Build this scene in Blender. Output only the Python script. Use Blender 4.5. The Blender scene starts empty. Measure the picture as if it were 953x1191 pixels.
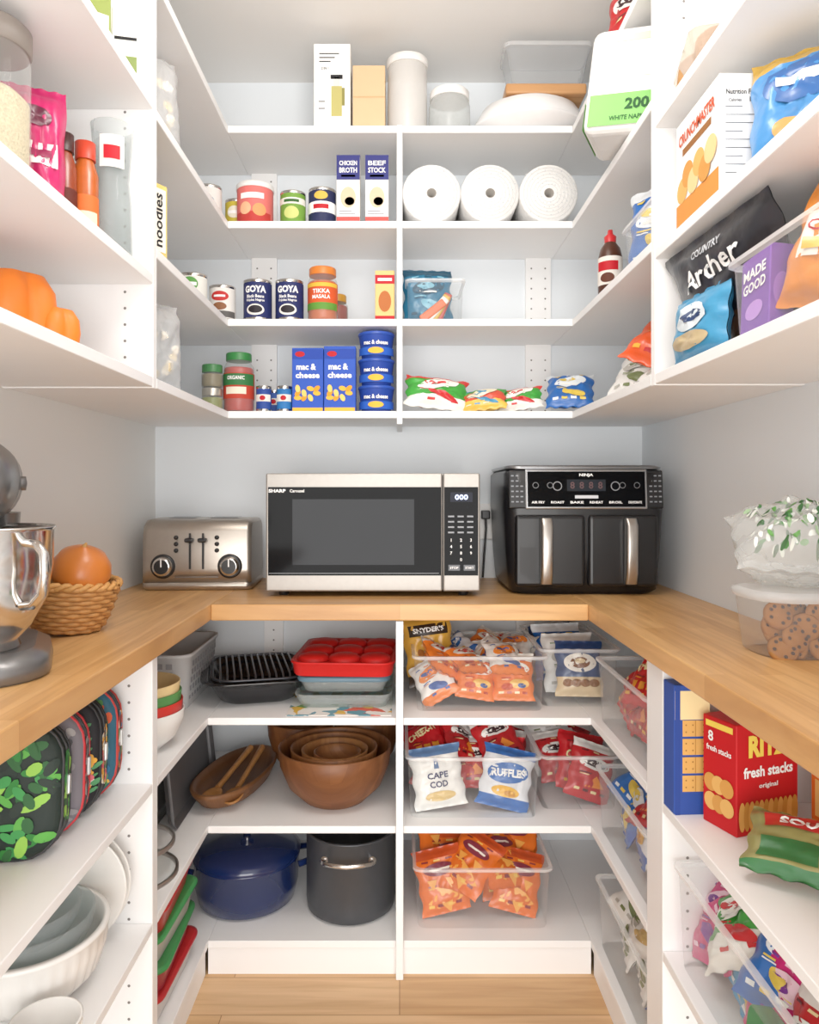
import bpy, bmesh, math, random
from math import sin, cos, pi, radians
from mathutils import Vector, Matrix, Euler, noise
C = bpy.context.scene.collection
F, CX, CY, CH = 860.0, 465.0, 570.0, 1.2
random.seed(4)
def X(px, Y): return (px-CX)*Y/F
# ------------------------------------------------------------ materials
def lin(h):
    h = h.lstrip('#'); o = []
    for i in (0, 2, 4):
        c = int(h[i:i+2], 16)/255
        o.append(c/12.92 if c <= .04045 else ((c+.055)/1.055)**2.4)
    return (*o, 1)
_mc = {}
def M(col, r=.5, me=0, var=.05, sc=25, bump=0, coat=0, emit=0, spec=.5):
    k = (col, r, me, var, sc, bump, coat, emit, spec)
    if k in _mc: return _mc[k]
    m = bpy.data.materials.new('mat_'+col.strip('#')); m.use_nodes = True
    n = m.node_tree.nodes; l = m.node_tree.links; b = n['Principled BSDF']
    c = lin(col)
    tc = n.new('ShaderNodeTexCoord'); ns = n.new('ShaderNodeTexNoise'); ns.inputs['Scale'].default_value = sc
    l.new(tc.outputs['Object'], ns.inputs['Vector'])
    mx = n.new('ShaderNodeMix'); mx.data_type = 'RGBA'
    mx.inputs[6].default_value = tuple(v*(1-var) for v in c[:3])+(1,)
    mx.inputs[7].default_value = tuple(min(1, v*(1+var)) for v in c[:3])+(1,)
    l.new(ns.outputs['Fac'], mx.inputs[0]); l.new(mx.outputs[2], b.inputs['Base Color'])
    b.inputs['Roughness'].default_value = r; b.inputs['Metallic'].default_value = me
    b.inputs['Specular IOR Level'].default_value = spec
    if coat: b.inputs['Coat Weight'].default_value = coat
    if emit:
        b.inputs['Emission Color'].default_value = c; b.inputs['Emission Strength'].default_value = emit
    if bump:
        bp = n.new('ShaderNodeBump'); bp.inputs['Strength'].default_value = bump; bp.inputs['Distance'].default_value = .003
        l.new(ns.outputs['Fac'], bp.inputs['Height']); l.new(bp.outputs['Normal'], b.inputs['Normal'])
    _mc[k] = m; return m
def foil(col): return M(col, .32, .0, .14, 30, .55, .1)
def paper(col): return M(col, .6, 0, .03, 30, spec=.3)
def clear(tint='#ffffff', op=.05, rough=.06, col='#ffffff'):
    k = ('clear', tint, op, rough, col)
    if k in _mc: return _mc[k]
    m = bpy.data.materials.new('clear_plastic'); m.use_nodes = True
    n = m.node_tree.nodes; l = m.node_tree.links; b = n['Principled BSDF']
    b.inputs['Base Color'].default_value = lin(col); b.inputs['Roughness'].default_value = rough
    tr = n.new('ShaderNodeBsdfTransparent'); tr.inputs[0].default_value = lin(tint)
    lw = n.new('ShaderNodeLayerWeight'); lw.inputs['Blend'].default_value = .5
    pw = n.new('ShaderNodeMath'); pw.operation = 'POWER'; pw.inputs[1].default_value = 3.5
    ns = n.new('ShaderNodeTexNoise'); ns.inputs['Scale'].default_value = 14
    ml = n.new('ShaderNodeMath'); ml.operation = 'MULTIPLY_ADD'; ml.inputs[1].default_value = .03; ml.inputs[2].default_value = op-.015
    ad = n.new('ShaderNodeMath'); ad.operation = 'MULTIPLY_ADD'; ad.use_clamp = True; ad.inputs[1].default_value = .34
    l.new(lw.outputs['Facing'], pw.inputs[0]); l.new(ns.outputs['Fac'], ml.inputs[0]); l.new(pw.outputs[0], ad.inputs[0]); l.new(ml.outputs[0], ad.inputs[2])
    mx = n.new('ShaderNodeMixShader')
    l.new(ad.outputs[0], mx.inputs[0]); l.new(tr.outputs[0], mx.inputs[1]); l.new(b.outputs[0], mx.inputs[2])
    l.new(mx.outputs[0], n['Material Output'].inputs['Surface'])
    _mc[k] = m; return m
def pattern(cols, scale=30, r=.6, kind='v'):
    k = ('pat', tuple(cols), scale, kind)
    if k in _mc: return _mc[k]
    m = bpy.data.materials.new('pattern'); m.use_nodes = True
    n = m.node_tree.nodes; l = m.node_tree.links; b = n['Principled BSDF']; b.inputs['Roughness'].default_value = r
    tc = n.new('ShaderNodeTexCoord')
    nd = n.new('ShaderNodeTexNoise'); nd.inputs['Scale'].default_value = scale*.8
    va = n.new('ShaderNodeVectorMath'); va.operation = 'MULTIPLY_ADD'; va.inputs[1].default_value = (.9/scale,)*3
    l.new(tc.outputs['Object'], nd.inputs['Vector']); l.new(nd.outputs['Color'], va.inputs[0]); l.new(tc.outputs['Object'], va.inputs[2])
    t = n.new('ShaderNodeTexVoronoi'); t.inputs['Scale'].default_value = scale
    l.new(va.outputs[0], t.inputs['Vector'])
    rp = n.new('ShaderNodeValToRGB'); rp.color_ramp.interpolation = 'CONSTANT'
    e = rp.color_ramp.elements
    while len(e) < len(cols): e.new(.5)
    for i, c in enumerate(cols):
        e[i].position = 0 if i == 0 else .1+.8*i/len(cols); e[i].color = lin(c)
    l.new(t.outputs['Color'], rp.inputs[0]); l.new(rp.outputs[0], b.inputs['Base Color'])
    _mc[k] = m; return m
def wood(name, c1, c2, rotz=0, bw=.6, bh=.045, r=.4, mort=.0008, mc=None, gs=1.0, fac=.5, spec=.4):
    m = bpy.data.materials.new(name); m.use_nodes = True
    n = m.node_tree.nodes; l = m.node_tree.links; b = n['Principled BSDF']; b.inputs['Roughness'].default_value = r
    b.inputs['Specular IOR Level'].default_value = spec
    tc = n.new('ShaderNodeTexCoord'); mp = n.new('ShaderNodeMapping'); mp.inputs['Rotation'].default_value = (0, 0, rotz)
    l.new(tc.outputs['Object'], mp.inputs[0])
    br = n.new('ShaderNodeTexBrick'); br.inputs['Scale'].default_value = 1
    br.inputs['Brick Width'].default_value = bw; br.inputs['Row Height'].default_value = bh; br.inputs['Mortar Size'].default_value = mort
    br.inputs['Color1'].default_value = lin(c1); br.inputs['Color2'].default_value = lin(c2); br.inputs['Mortar'].default_value = lin(mc or c2)
    br.offset = .37; l.new(mp.outputs[0], br.inputs['Vector'])
    mp2 = n.new('ShaderNodeMapping'); mp2.inputs['Scale'].default_value = (3*gs, 45*gs, 20*gs); l.new(mp.outputs[0], mp2.inputs[0])
    ns = n.new('ShaderNodeTexNoise'); ns.inputs['Scale'].default_value = 1; ns.inputs['Detail'].default_value = 5; ns.inputs['Distortion'].default_value = .8
    l.new(mp2.outputs[0], ns.inputs['Vector'])
    rp = n.new('ShaderNodeValToRGB'); rp.color_ramp.elements[0].position = .3; rp.color_ramp.elements[0].color = (.62, .5, .38, 1)
    rp.color_ramp.elements[1].position = .62; rp.color_ramp.elements[1].color = (1, 1, 1, 1)
    l.new(ns.outputs['Fac'], rp.inputs[0])
    mx = n.new('ShaderNodeMix'); mx.data_type = 'RGBA'; mx.blend_type = 'MULTIPLY'; mx.inputs[0].default_value = fac
    l.new(br.outputs['Color'], mx.inputs[6]); l.new(rp.outputs[0], mx.inputs[7]); l.new(mx.outputs[2], b.inputs['Base Color'])
    return m
WHITE = M('#f5f4f3', .45, 0, .012, 8)
HOLE = M('#7d7874', .8)
STEEL = M('#b9b4ae', .3, 1, .06, 60)
BRUSH = M('#a39e98', .45, .75, .06, 80)
CHROME = M('#d6d3cf', .14, 1, .02, 10)
BLACK = M('#1a1a1c', .35, 0, .1, 30)
GLOSS = M('#060709', .08, 0, .1, 10, spec=.06)
PW = paper('#f6f4f0'); TXW = paper('#fbfaf8'); TXK = paper('#18181c'); TXN = paper('#16235c'); TXR = paper('#b9121f')
BIN = clear('#fafbfb', .06); RIM = clear('#ffffff', .4); GLASS = clear('#f6f8f7', .09); BAGCLR = clear('#f8f9f9', .26, .2)
# ------------------------------------------------------------ mesh builder
_tm = {}
def tmesh(body, bold):
    if (body, bold) in _tm: return _tm[body, bold]
    c = bpy.data.curves.new('t', 'FONT'); c.body = body; c.size = 1; c.resolution_u = 2; c.offset = bold
    o = bpy.data.objects.new('t', c); me = bpy.data.meshes.new_from_object(o)
    vs = [v.co.copy() for v in me.vertices]; fs = [tuple(p.vertices) for p in me.polygons]
    bpy.data.objects.remove(o); bpy.data.curves.remove(c); bpy.data.meshes.remove(me)
    xs = [v.x for v in vs]; ys = [v.y for v in vs]
    cx, cy = (min(xs)+max(xs))/2, (min(ys)+max(ys))/2
    r = ([(v.x-cx, v.y-cy) for v in vs], fs, max(xs)-min(xs), max(ys)-min(ys))
    _tm[body, bold] = r; return r
class MB:
    def __init__(s): s.v = []; s.f = []; s.mi = []; s.sm = []; s.mats = []
    def add(s, vs, fs, m, sm=False):
        if m not in s.mats: s.mats.append(m)
        i = s.mats.index(m); b = len(s.v); s.v += [tuple(v) for v in vs]
        for f in fs: s.f.append(tuple(b+q for q in f)); s.mi.append(i); s.sm.append(sm)
        return s
    def box(s, x0, x1, y0, y1, z0, z1, m, b=0, seg=2, T=None):
        if b:
            bm = bmesh.new(); bmesh.ops.create_cube(bm, size=1)
            for v in bm.verts: v.co = Vector(((x0+x1)/2+v.co.x*(x1-x0), (y0+y1)/2+v.co.y*(y1-y0), (z0+z1)/2+v.co.z*(z1-z0)))
            bmesh.ops.bevel(bm, geom=bm.edges[:], offset=b, segments=seg, affect='EDGES', profile=.5)
            bm.verts.index_update(); vs = [v.co.copy() for v in bm.verts]; fs = [tuple(v.index for v in f.verts) for f in bm.faces]; bm.free()
        else:
            vs = [Vector(p) for p in ((x0,y0,z0),(x1,y0,z0),(x1,y1,z0),(x0,y1,z0),(x0,y0,z1),(x1,y0,z1),(x1,y1,z1),(x0,y1,z1))]
            fs = [(0,3,2,1),(4,5,6,7),(0,1,5,4),(1,2,6,5),(2,3,7,6),(3,0,4,7)]
        if T: vs = [T @ v for v in vs]
        return s.add(vs, fs, m)
    def loft(s, rings, m, c0=True, c1=True, sm=True, T=None):
        n = len(rings[0]); vs = [Vector(p) for r in rings for p in r]
        if T: vs = [T @ v for v in vs]
        fs = [(k*n+i, k*n+(i+1) % n, (k+1)*n+(i+1) % n, (k+1)*n+i) for k in range(len(rings)-1) for i in range(n)]
        s.add(vs, fs, m, sm)
        if c0: s.add(vs[:n], [tuple(range(n))[::-1]], m)
        if c1: s.add(vs[-n:], [tuple(range(n))], m)
        return s
    def lathe(s, prof, m, seg=32, c=(0, 0, 0), T=None, sx=1, sy=1, c0=True, c1=True, sm=True):
        return s.loft([[(c[0]+max(r, 1e-4)*sx*cos(2*pi*i/seg), c[1]+max(r, 1e-4)*sy*sin(2*pi*i/seg), c[2]+z) for i in range(seg)] for r, z in prof], m, c0, c1, sm, T)
    def tube(s, pts, r, m, seg=8, closed=False, T=None):
        pts = [Vector(p) for p in pts]; n = len(pts); rings = []; prev = None
        for i, p in enumerate(pts):
            a = pts[(i-1) % n] if (i or closed) else p; b = pts[(i+1) % n] if (i < n-1 or closed) else p
            t = (b-a).normalized()
            if prev is None: prev = t.orthogonal().normalized()
            u = (prev-t*prev.dot(t)).normalized(); w = t.cross(u); prev = u
            rr_ = r[i] if isinstance(r, list) else r
            rings.append([p+(u*cos(2*pi*k/seg)+w*sin(2*pi*k/seg))*rr_ for k in range(seg)])
        if closed: rings.append(rings[0])
        return s.loft(rings, m, not closed, not closed, True, T)
    def rect(s, P, x0, x1, z0, z1, m, off=.0006, n=1):
        vs = [P(x0+(x1-x0)*i/n, z0+(z1-z0)*j/n, off) for j in range(n+1) for i in range(n+1)]
        return s.add(vs, [(j*(n+1)+i, j*(n+1)+i+1, (j+1)*(n+1)+i+1, (j+1)*(n+1)+i) for j in range(n) for i in range(n)], m, n > 1)
    def ell(s, P, cx, cz, rx, rz, m, off=.0009, k=3, seg=20, rot=0):
        vs = [P(cx, cz, off)]
        for q in range(1, k+1):
            for i in range(seg):
                a = 2*pi*i/seg; x, z = rx*q/k*cos(a), rz*q/k*sin(a)
                vs.append(P(cx+x*cos(rot)-z*sin(rot), cz+x*sin(rot)+z*cos(rot), off))
        fs = [(0, 1+i, 1+(i+1) % seg) for i in range(seg)]
        for q in range(k-1):
            b = 1+q*seg; fs += [(b+i, b+seg+i, b+seg+(i+1) % seg, b+(i+1) % seg) for i in range(seg)]
        return s.add(vs, fs, m, True)
    def poly(s, P, pts, m, off=.0009): return s.add([P(x, z, off) for x, z in pts], [tuple(range(len(pts)))], m)
    def text(s, P, body, cx, cz, m, w=None, h=None, off=.0014, bold=.02, rot=0):
        vs, fs, tw, th = tmesh(body, bold)
        sx = w/tw if w else h/th; sz = h/th if h else w/tw
        a = radians(rot); o = []
        for x, z in vs:
            x *= sx; z *= sz; o.append(P(cx+x*cos(a)-z*sin(a), cz+x*sin(a)+z*cos(a), off))
        return s.add(o, fs, m)
    def mesh(s, name):
        me = bpy.data.meshes.new(name); me.from_pydata(s.v, [], s.f)
        for m in s.mats: me.materials.append(m)
        me.polygons.foreach_set('material_index', s.mi); me.polygons.foreach_set('use_smooth', s.sm); me.update()
        return me
    def part(s, name, parent, label=None, world=False):
        if world:
            L = parent.location; s.v = [(x-L.x, y-L.y, z-L.z) for x, y, z in s.v]
        o = bpy.data.objects.new(name, s.mesh(name)); C.objects.link(o); o.parent = parent
        if label: o['label'] = label
        return o
    def one(s, name, label, cat, loc=(0, 0, 0), rot=0, group=None):
        return put(s.mesh(name), name, label, cat, loc, rot, group)
def eul(rot): return tuple(radians(a) for a in rot) if isinstance(rot, (tuple, list)) else (0, 0, radians(rot))
def tagit(o, label, cat, group=None):
    o['label'] = label; o['category'] = cat
    if group: o['group'] = group
    return o
def put(me, name, label, cat, loc, rot=0, group=None):
    o = bpy.data.objects.new(name, me); C.objects.link(o); o.location = loc; o.rotation_euler = eul(rot)
    return tagit(o, label, cat, group)
def T(name, label, cat, loc, rot=0, group=None):
    o = bpy.data.objects.new(name, None); o.empty_display_size = .03; C.objects.link(o)
    o.location = loc; o.rotation_euler = eul(rot); return tagit(o, label, cat, group)
def struct(mb, name):
    o = bpy.data.objects.new(name, mb.mesh(name)); C.objects.link(o); o['kind'] = 'structure'; return o
def rr(w, d, r, z, n=5, cx=0, cy=0):
    o = []
    for qx, qy, a0 in ((1, 1, 0), (-1, 1, 90), (-1, -1, 180), (1, -1, 270)):
        for i in range(n+1):
            a = radians(a0+90*i/n); o.append((cx+qx*(w/2-r)+r*cos(a), cy+qy*(d/2-r)+r*sin(a), z))
    return o
def rx(w, h, r, y, cz, n=5): return [(x, y, cz+b) for x, b, _ in rr(w, h, r, 0, n)]
def FR(y): return lambda x, z, o: (x, y-o, z)
def LF(xx): return lambda u, z, o: (xx-o, -u, z)
def RT(xx): return lambda u, z, o: (xx+o, u, z)
def CYL(R): return lambda x, z, o: ((R+o)*sin(x/R), -(R+o)*cos(x/R), z)
# ------------------------------------------------------------ room
BW, LW, RW = 2.36, -.78, .774
wallm = M('#e8edf1', .7, 0, .02, 3); wallw = M('#ecebe8', .7, 0, .02, 3)
YN = -.3
struct(MB().box(LW-.1, RW+.1, BW, BW+.1, 0, 2.5, wallm), 'wall_back')
struct(MB().box(LW-.1, LW, YN, BW, 0, 2.5, wallw), 'wall_left')
struct(MB().box(RW, RW+.1, YN, BW, 0, 2.5, wallm), 'wall_right')
struct(MB().box(LW-.1, RW+.1, YN, BW+.1, 2.5, 2.6, M('#f1efec', .8, 0, .02, 3)), 'ceiling')
struct(MB().box(LW-.1, RW+.1, YN, BW+.1, -.06, 0, wood('oak_floor', '#e2bb8e', '#d1a675', 0, 1.1, .13, .4, .0012, '#a67c50')), 'floor')
# ------------------------------------------------------------ shelving
ZU = [1.422, 1.681, 1.956, 2.224]; ZL = [.636, .368, .084]
UL, UR, UF, LF_, LX = -.483, .487, 2.077, 1.83, .475
def holes(mb, P, us, z0, z1, m=HOLE):
    z = z0
    while z < z1:
        for u in us: mb.ell(P, u, z, .003, .003, m, .0004, 1, 6)
        z += .032
def shelf(root, x0, x1, y0, y1, z, t=.02): MB().box(x0, x1, y0, y1, z-t, z, WHITE, .0012, 1).part('shelf', root, None, True)
u = T('shelving_unit', 'white back wall shelving above the microwave with centre divider', 'shelving', (0, BW, 1.40))
for z in ZU:
    shelf(u, UL+.0005, -.008, UF, BW, z); shelf(u, .008, UR-.0005, UF, BW, z)
MB().box(-.008, .008, UF-.004, BW, 1.385, 2.224, WHITE, .001, 1).part('divider', u, None, True)
for x in (-.43, .44):
    for a, b in zip(ZU[:-1], ZU[1:]):
        mb = MB().box(x-.04, x+.04, BW-.014, BW, a, b-.02, WHITE); holes(mb, FR(BW-.014), (x-.022, x+.022), a+.03, b-.04); mb.part('support_strip', u, None, True)
def side_far(s, xin, xw, yp, lab):
    u = T('shelving_unit', lab, 'shelving', ((xin+xw)/2, (yp+BW)/2, 1.40)); a, b = min(xin, xw), max(xin, xw)
    for z in ZU: shelf(u, a, b, yp, BW, z)
    mb = MB().box(a, b, yp-.022, yp, 1.40, 2.498, WHITE, .0012, 1)
    holes(mb, FR(yp-.022), (xin+s*.055, xw-s*.05), 1.46, 2.45); mb.part('side_panel', u, None, True)
side_far(-1, UL, LW, 1.47, 'white corner shelving on the left wall holding a row of small cans')
side_far(1, UR, RW, 1.432, 'white corner shelving on the right wall holding the napkin pack')
def side_near(xin, xw, y1, zs, lab):
    u = T('shelving_unit', lab, 'shelving', ((xin+xw)/2, .8, 1.40)); a, b = min(xin, xw), max(xin, xw)
    for z in zs: shelf(u, a, b, .3, y1-.0005, z)
side_near(UL, LW, 1.448, [1.422, 1.623, 1.965, 2.28], 'white shelving above the stand mixer, nearest on the left')
side_near(UR, RW, 1.41, [1.422, 1.66, 1.91, 2.28], 'white shelving above the cookie tub, nearest on the right')
u = T('base_cabinet', 'white open base cabinet under the back worktop with centre divider', 'cabinet', (0, 2.1, 0))
for z in ZL: shelf(u, -LX+.0005, -.009, LF_, BW, z, .018); shelf(u, .009, LX-.0005, LF_, BW, z, .018)
MB().box(-.009, .009, LF_-.02, BW, 0, .878, WHITE, .001, 1).part('divider', u, None, True)
for a, b in ((-LX, -.009), (.009, LX)): MB().box(a, b, LF_+.004, LF_+.02, 0, .066, WHITE).part('toe_kick', u, None, True)
for x in (-.40, .40):
    mb = MB().box(x-.03, x+.03, BW-.012, BW, .64, .878, WHITE); holes(mb, FR(BW-.012), (x,), .66, .86); mb.part('support_strip', u, None, True)
def low_far(s, xin, xw, y0, y1, lab):
    u = T('base_cabinet', lab, 'cabinet', ((xin+xw)/2, 1.9, 0)); a, b = min(xin, xw), max(xin, xw)
    for z in ZL: shelf(u, a, b, y1, BW, z, .018)
    mb = MB().box(a, b, y0, y1, 0, .878, WHITE, .0012, 1); holes(mb, FR(y0), (xin+s*.045,), .12, .86); mb.part('side_panel', u, None, True)
    MB().box(min(xin+s*.006, xin+s*.022), max(xin+s*.006, xin+s*.022), y1, LF_, 0, .066, WHITE).part('toe_kick', u, None, True)
low_far(-1, -LX, LW, 1.42, 1.45, 'white corner base cabinet holding coloured bowls and lidded tubs')
low_far(1, LX, RW, 1.335, 1.42, 'white corner base cabinet on the right full of clear snack bins')
def low_near(s, xin, xw, y1, lab):
    u = T('base_cabinet', lab, 'cabinet', ((xin+xw)/2, .8, 0)); a, b = min(xin, xw), max(xin, xw)
    for z in ZL: shelf(u, a, b, .3, y1-.0005, z, .018)
    MB().box(min(xin+s*.006, xin+s*.022), max(xin+s*.006, xin+s*.022), .3, y1-.001, 0, .066, WHITE).part('toe_kick', u, None, True)
low_near(-1, -LX, LW, 1.42, 'white base cabinet holding the lunch bags and white bowls')
low_near(1, LX, RW, 1.335, 'white base cabinet holding the cracker boxes, nearest on the right')
wt = T('worktop', 'U-shaped oak butcher block worktop running round three walls', 'worktop', (0, 2.1, .88))
wa = wood('butcher_block_lengthwise', '#dcab70', '#c9955b', pi/2, r=.34, fac=.62, spec=.4); wb = wood('butcher_block_crosswise', '#daa96e', '#c79359', 0, r=.34, fac=.62, spec=.4)
MB().box(LW, -.463, .3, BW, .88, .92, wa, .003).part('slab', wt, None, True)
MB().box(.463, RW, .3, BW, .88, .92, wa, .003).part('slab', wt, None, True)
MB().box(-.4628, .4628, 1.81, BW, .88, .92, wb, .003).part('slab', wt, None, True)
# ------------------------------------------------------------ product makers
def carton(label, cat, loc, rot, w, d, h, m, deco=None, name='carton', b=.0015):
    mb = MB().box(-w/2, w/2, -d/2, d/2, 0, h, m, b, 1)
    if deco: deco(mb, FR(-d/2), LF(-w/2), RT(w/2))
    return mb.one(name, label, cat, loc, rot)
def can(label, loc, R, h, lm, deco=None, rot=0, lid=None, name='food_can', cat='can', group=None):
    t = T(name, label, cat, loc, rot, group)
    MB().lathe([(R*.93, 0), (R, .002), (R, .006), (R*.97, .009), (R*.97, h-.009), (R, h-.006), (R, h-.001), (R*.95, h), (R*.93, h-.003), (0, h-.003)], CHROME, 32).part('body', t)
    mb = MB().lathe([(R*.985, .009), (R*.985, h-.009)], lm, 36, c0=False, c1=False)
    if deco: deco(mb, CYL(R*.985))
    mb.part('paper_label', t)
    if lid: MB().lathe([(R*1.03, h-.012), (R*1.03, h+.001), (R*.98, h+.004), (0, h+.004)], lid, 32).part('lid', t)
    return t
def jar(label, loc, R, h, content, lid, lm=None, deco=None, rot=0, name='glass_jar', cat='jar', glass=None, neck=.8, lab=(.2, .7), lidh=.02, fill=.85):
    t = T(name, label, cat, loc, rot); g = glass or GLASS; hb = h-lidh
    MB().lathe([(R*.9, 0), (R, .008), (R, hb*.8), (R*.97, hb*.87), (R*neck, hb*.96), (R*neck, hb)], g, 32, c1=False).part('body', t)
    if content: MB().lathe([(R*.86, .004), (R*.95, .01), (R*.95, hb*min(fill, .8)), (R*.9, hb*fill), (0, hb*fill)], content, 28).part('contents', t)
    if lm:
        mb = MB().lathe([(R*1.006, h*lab[0]), (R*1.006, h*lab[1])], lm, 36, c0=False, c1=False)
        if deco: deco(mb, CYL(R*1.008))
        mb.part('paper_label', t)
    L = R*neck*1.06
    MB().lathe([(L, hb-.002), (L, h-.003), (L*.95, h), (0, h)], lid, 36).part('lid', t)
    return t
def bagS(w, h, t, seed, cr):
    def S(x, z):
        u_ = x/(w/2); v_ = (z-h/2)/(h/2)
        a = max(0, 1-abs(u_)**2.6)*max(0, 1-(abs(v_)/.9)**4)
        wr = noise.noise(Vector((u_*2.4+seed*7, v_*2.6, seed)))*.34+(.5-abs(noise.noise(Vector((u_*4+seed, v_*4, seed*3)))))*.45*cr
        return t/2*(a**.6)*(1+wr)+.0008
    return S
def bag(w, h, t, base, deco=None, seed=0, bands=None, nu=20, nv=26, cr=1.0, back=False):
    mb = MB(); S = bagS(w, h, t, seed, cr); S2 = bagS(w, h, t, seed+5.3, cr)
    def xo(u_, v_): return u_*w/2*(1-.07*(1-v_*v_))+.016*w*cr*sin(v_*9+seed)*(abs(u_)**3)
    for side, sf in ((-1, S), (1, S2)):
        vs = []; fs = {}
        for j in range(nv+1):
            v_ = -1+2*j/nv
            for i in range(nu+1):
                u_ = -1+2*i/nu; y = side*(sf(u_*w/2, h/2+v_*h/2))
                if abs(v_) > .93: y += .003*sin(u_*14+seed)
                vs.append((xo(u_, v_), y, h/2+v_*h/2))
        for j in range(nv):
            v_ = (j+.5)/nv; m = base
            for b0, b1, bm_ in (bands or []):
                if b0 <= v_ <= b1: m = bm_
            for i in range(nu): fs.setdefault(m, []).append((j*(nu+1)+i, j*(nu+1)+i+1, (j+1)*(nu+1)+i+1, (j+1)*(nu+1)+i))
        for m, q in fs.items():
            used = sorted({k for f in q for k in f}); ix = {k: n for n, k in enumerate(used)}
            mb.add([vs[k] for k in used], [tuple(ix[k] for k in f) for f in q], m, True)
    P = lambda x, z, o: (xo(x/(w/2), (z-h/2)/(h/2)), -S(x, z)-o-.0008, z)
    if deco: deco(mb, P, w, h)
    if deco and back: deco(mb, lambda x, z, o: (-xo(x/(w/2), (z-h/2)/(h/2)), S2(-x, z)+o+.0008, z), w, h)
    return mb
_bk = {}
def kindmesh(kind):
    if kind in _bk: return _bk[kind]
    w, h, t, base, deco, bands = KINDS[kind]
    me = bag(w, h, t, base, deco, seed=len(_bk)*1.37+.4, bands=bands, back=True, cr=1.35).mesh('snack_bag'); _bk[kind] = me; return me
def snack(kind, label, loc, rot, group=None, name='snack_bag', cat='bag', s=1):
    o = put(kindmesh(kind), name, label, cat, loc, rot, group); o.scale = (s, s, s); return o
def fine(mb, P, w, h, c1, c2):
    # small printed panels and stripes along the lower and upper edge
    for k in range(4): mb.rect(P, w*(-.36+.19*k), w*(-.24+.19*k), h*.12, h*.165, foil((c1, c2)[k % 2]), .001+.0001*k, 2)
    for k in range(3): mb.rect(P, w*(-.34+.26*k), w*(-.2+.26*k), h*.80, h*.825, foil((c2, c1)[k % 2]), .001+.0001*k, 2)
    mb.rect(P, -w*.3, -w*.06, h*.43, h*.45, foil(c2), .0012, 3); mb.rect(P, -w*.3, -w*.12, h*.40, h*.415, foil(c1), .0012, 3)
def d_cheese(mb, P, w, h):
    fine(mb, P, w, h, '#f7e2b8', '#b9361d')
    mb.ell(P, 0, h*.64, w*.4, h*.14, foil('#f4efe6'), .0014); mb.ell(P, 0, h*.64, w*.28, h*.07, foil('#c0241f'), .002); mb.rect(P, -w*.2, w*.2, h*.625, h*.66, foil('#f7f2e8'), .0028, 4)
    mb.ell(P, w*.14, h*.32, w*.24, h*.1, foil('#f6c060'), .0014); mb.ell(P, -w*.16, h*.26, w*.15, h*.07, foil('#c7461a'), .0018); mb.ell(P, w*.2, h*.28, w*.1, h*.05, foil('#3d5ea3'), .0022)
def d_nacho(mb, P, w, h):
    fine(mb, P, w, h, '#f3c25a', '#8d2a30')
    for cx, cz, r, a in ((0, .3, .2, .2), (-.22, .2, .16, 1.1), (.22, .22, .17, 2.0), (.05, .12, .14, .7), (-.2, .48, .13, 2.6), (.2, .47, .13, .4)):
        mb.poly(P, [(w*cx+w*r*cos(a+k*2.094), h*cz+w*r*sin(a+k*2.094)) for k in range(3)], foil('#f3a74a'), .0022+.0004*r)
    mb.ell(P, 0, h*.68, w*.34, h*.1, foil('#7d2a3c'), .0016); mb.rect(P, -w*.24, w*.24, h*.66, h*.695, foil('#f2e9dc'), .0026, 4)
def d_pretz(mb, P, w, h):
    mb.rect(P, -w*.4, w*.4, h*.7, h*.86, foil('#2b2018'), .0012, 6); mb.text(P, "SNYDER'S", 0, h*.78, TXW, w=w*.64, h=h*.075, off=.003, bold=.03)
    for k in range(5): mb.ell(P, w*.22*cos(k*1.3), h*(.36+.13*sin(k*1.3)), w*.13, h*.06, foil('#9b5a22'), .0012+.0003*k, rot=k)
def d_cookie(mb, P, w, h):
    mb.ell(P, 0, h*.6, w*.36, h*.17, foil('#eee7dc'), .0012); mb.ell(P, 0, h*.6, w*.22, h*.1, foil('#7b4a26'), .002); mb.ell(P, 0, h*.63, w*.12, h*.045, foil('#e0c9a0'), .0026)
    for k in range(4): mb.ell(P, w*(-.28+.19*k), h*.24, w*.11, h*.07, foil('#8a5a30'), .0012+.0003*k)
    for k in range(3): mb.rect(P, w*(-.34+.26*k), w*(-.2+.26*k), h*.82, h*.845, foil('#c9d2e4'), .001, 2)
def d_cit(mb, P, w, h):
    fine(mb, P, w, h, '#f0b43c', '#7d0f16')
    mb.text(P, 'CHEEZ-IT', 0, h*.64, paper('#f7e9b0'), w=w*.74, h=h*.15, off=.003, bold=.04, rot=14)
    for k in range(3): mb.rect(P, w*(-.26+.2*k), w*(-.11+.2*k), h*.22, h*.34, foil('#ee9a2d'), .0018, 3)
def d_red(mb, P, w, h):
    fine(mb, P, w, h, '#f0d9a0', '#5f0f14')
    mb.ell(P, 0, h*.62, w*.36, h*.11, foil('#f5efe9'), .0014); mb.ell(P, 0, h*.62, w*.27, h*.06, foil('#33151a'), .002)
    mb.poly(P, [(-w*.16, h*.2), (w*.28, h*.24), (w*.06, h*.42)], foil('#f08a2c'), .0026)
def d_cape(mb, P, w, h):
    mb.text(P, 'CAPE', 0, h*.53, TXN, w=w*.42, h=h*.1, off=.003); mb.text(P, 'COD', 0, h*.39, TXN, w=w*.36, h=h*.1, off=.003)
    mb.poly(P, [(-w*.05, h*.64), (w*.05, h*.64), (w*.03, h*.8), (-w*.03, h*.8)], foil('#4b6a96'), .002); mb.ell(P, 0, h*.2, w*.3, h*.08, foil('#d7b878'), .0012)
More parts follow.
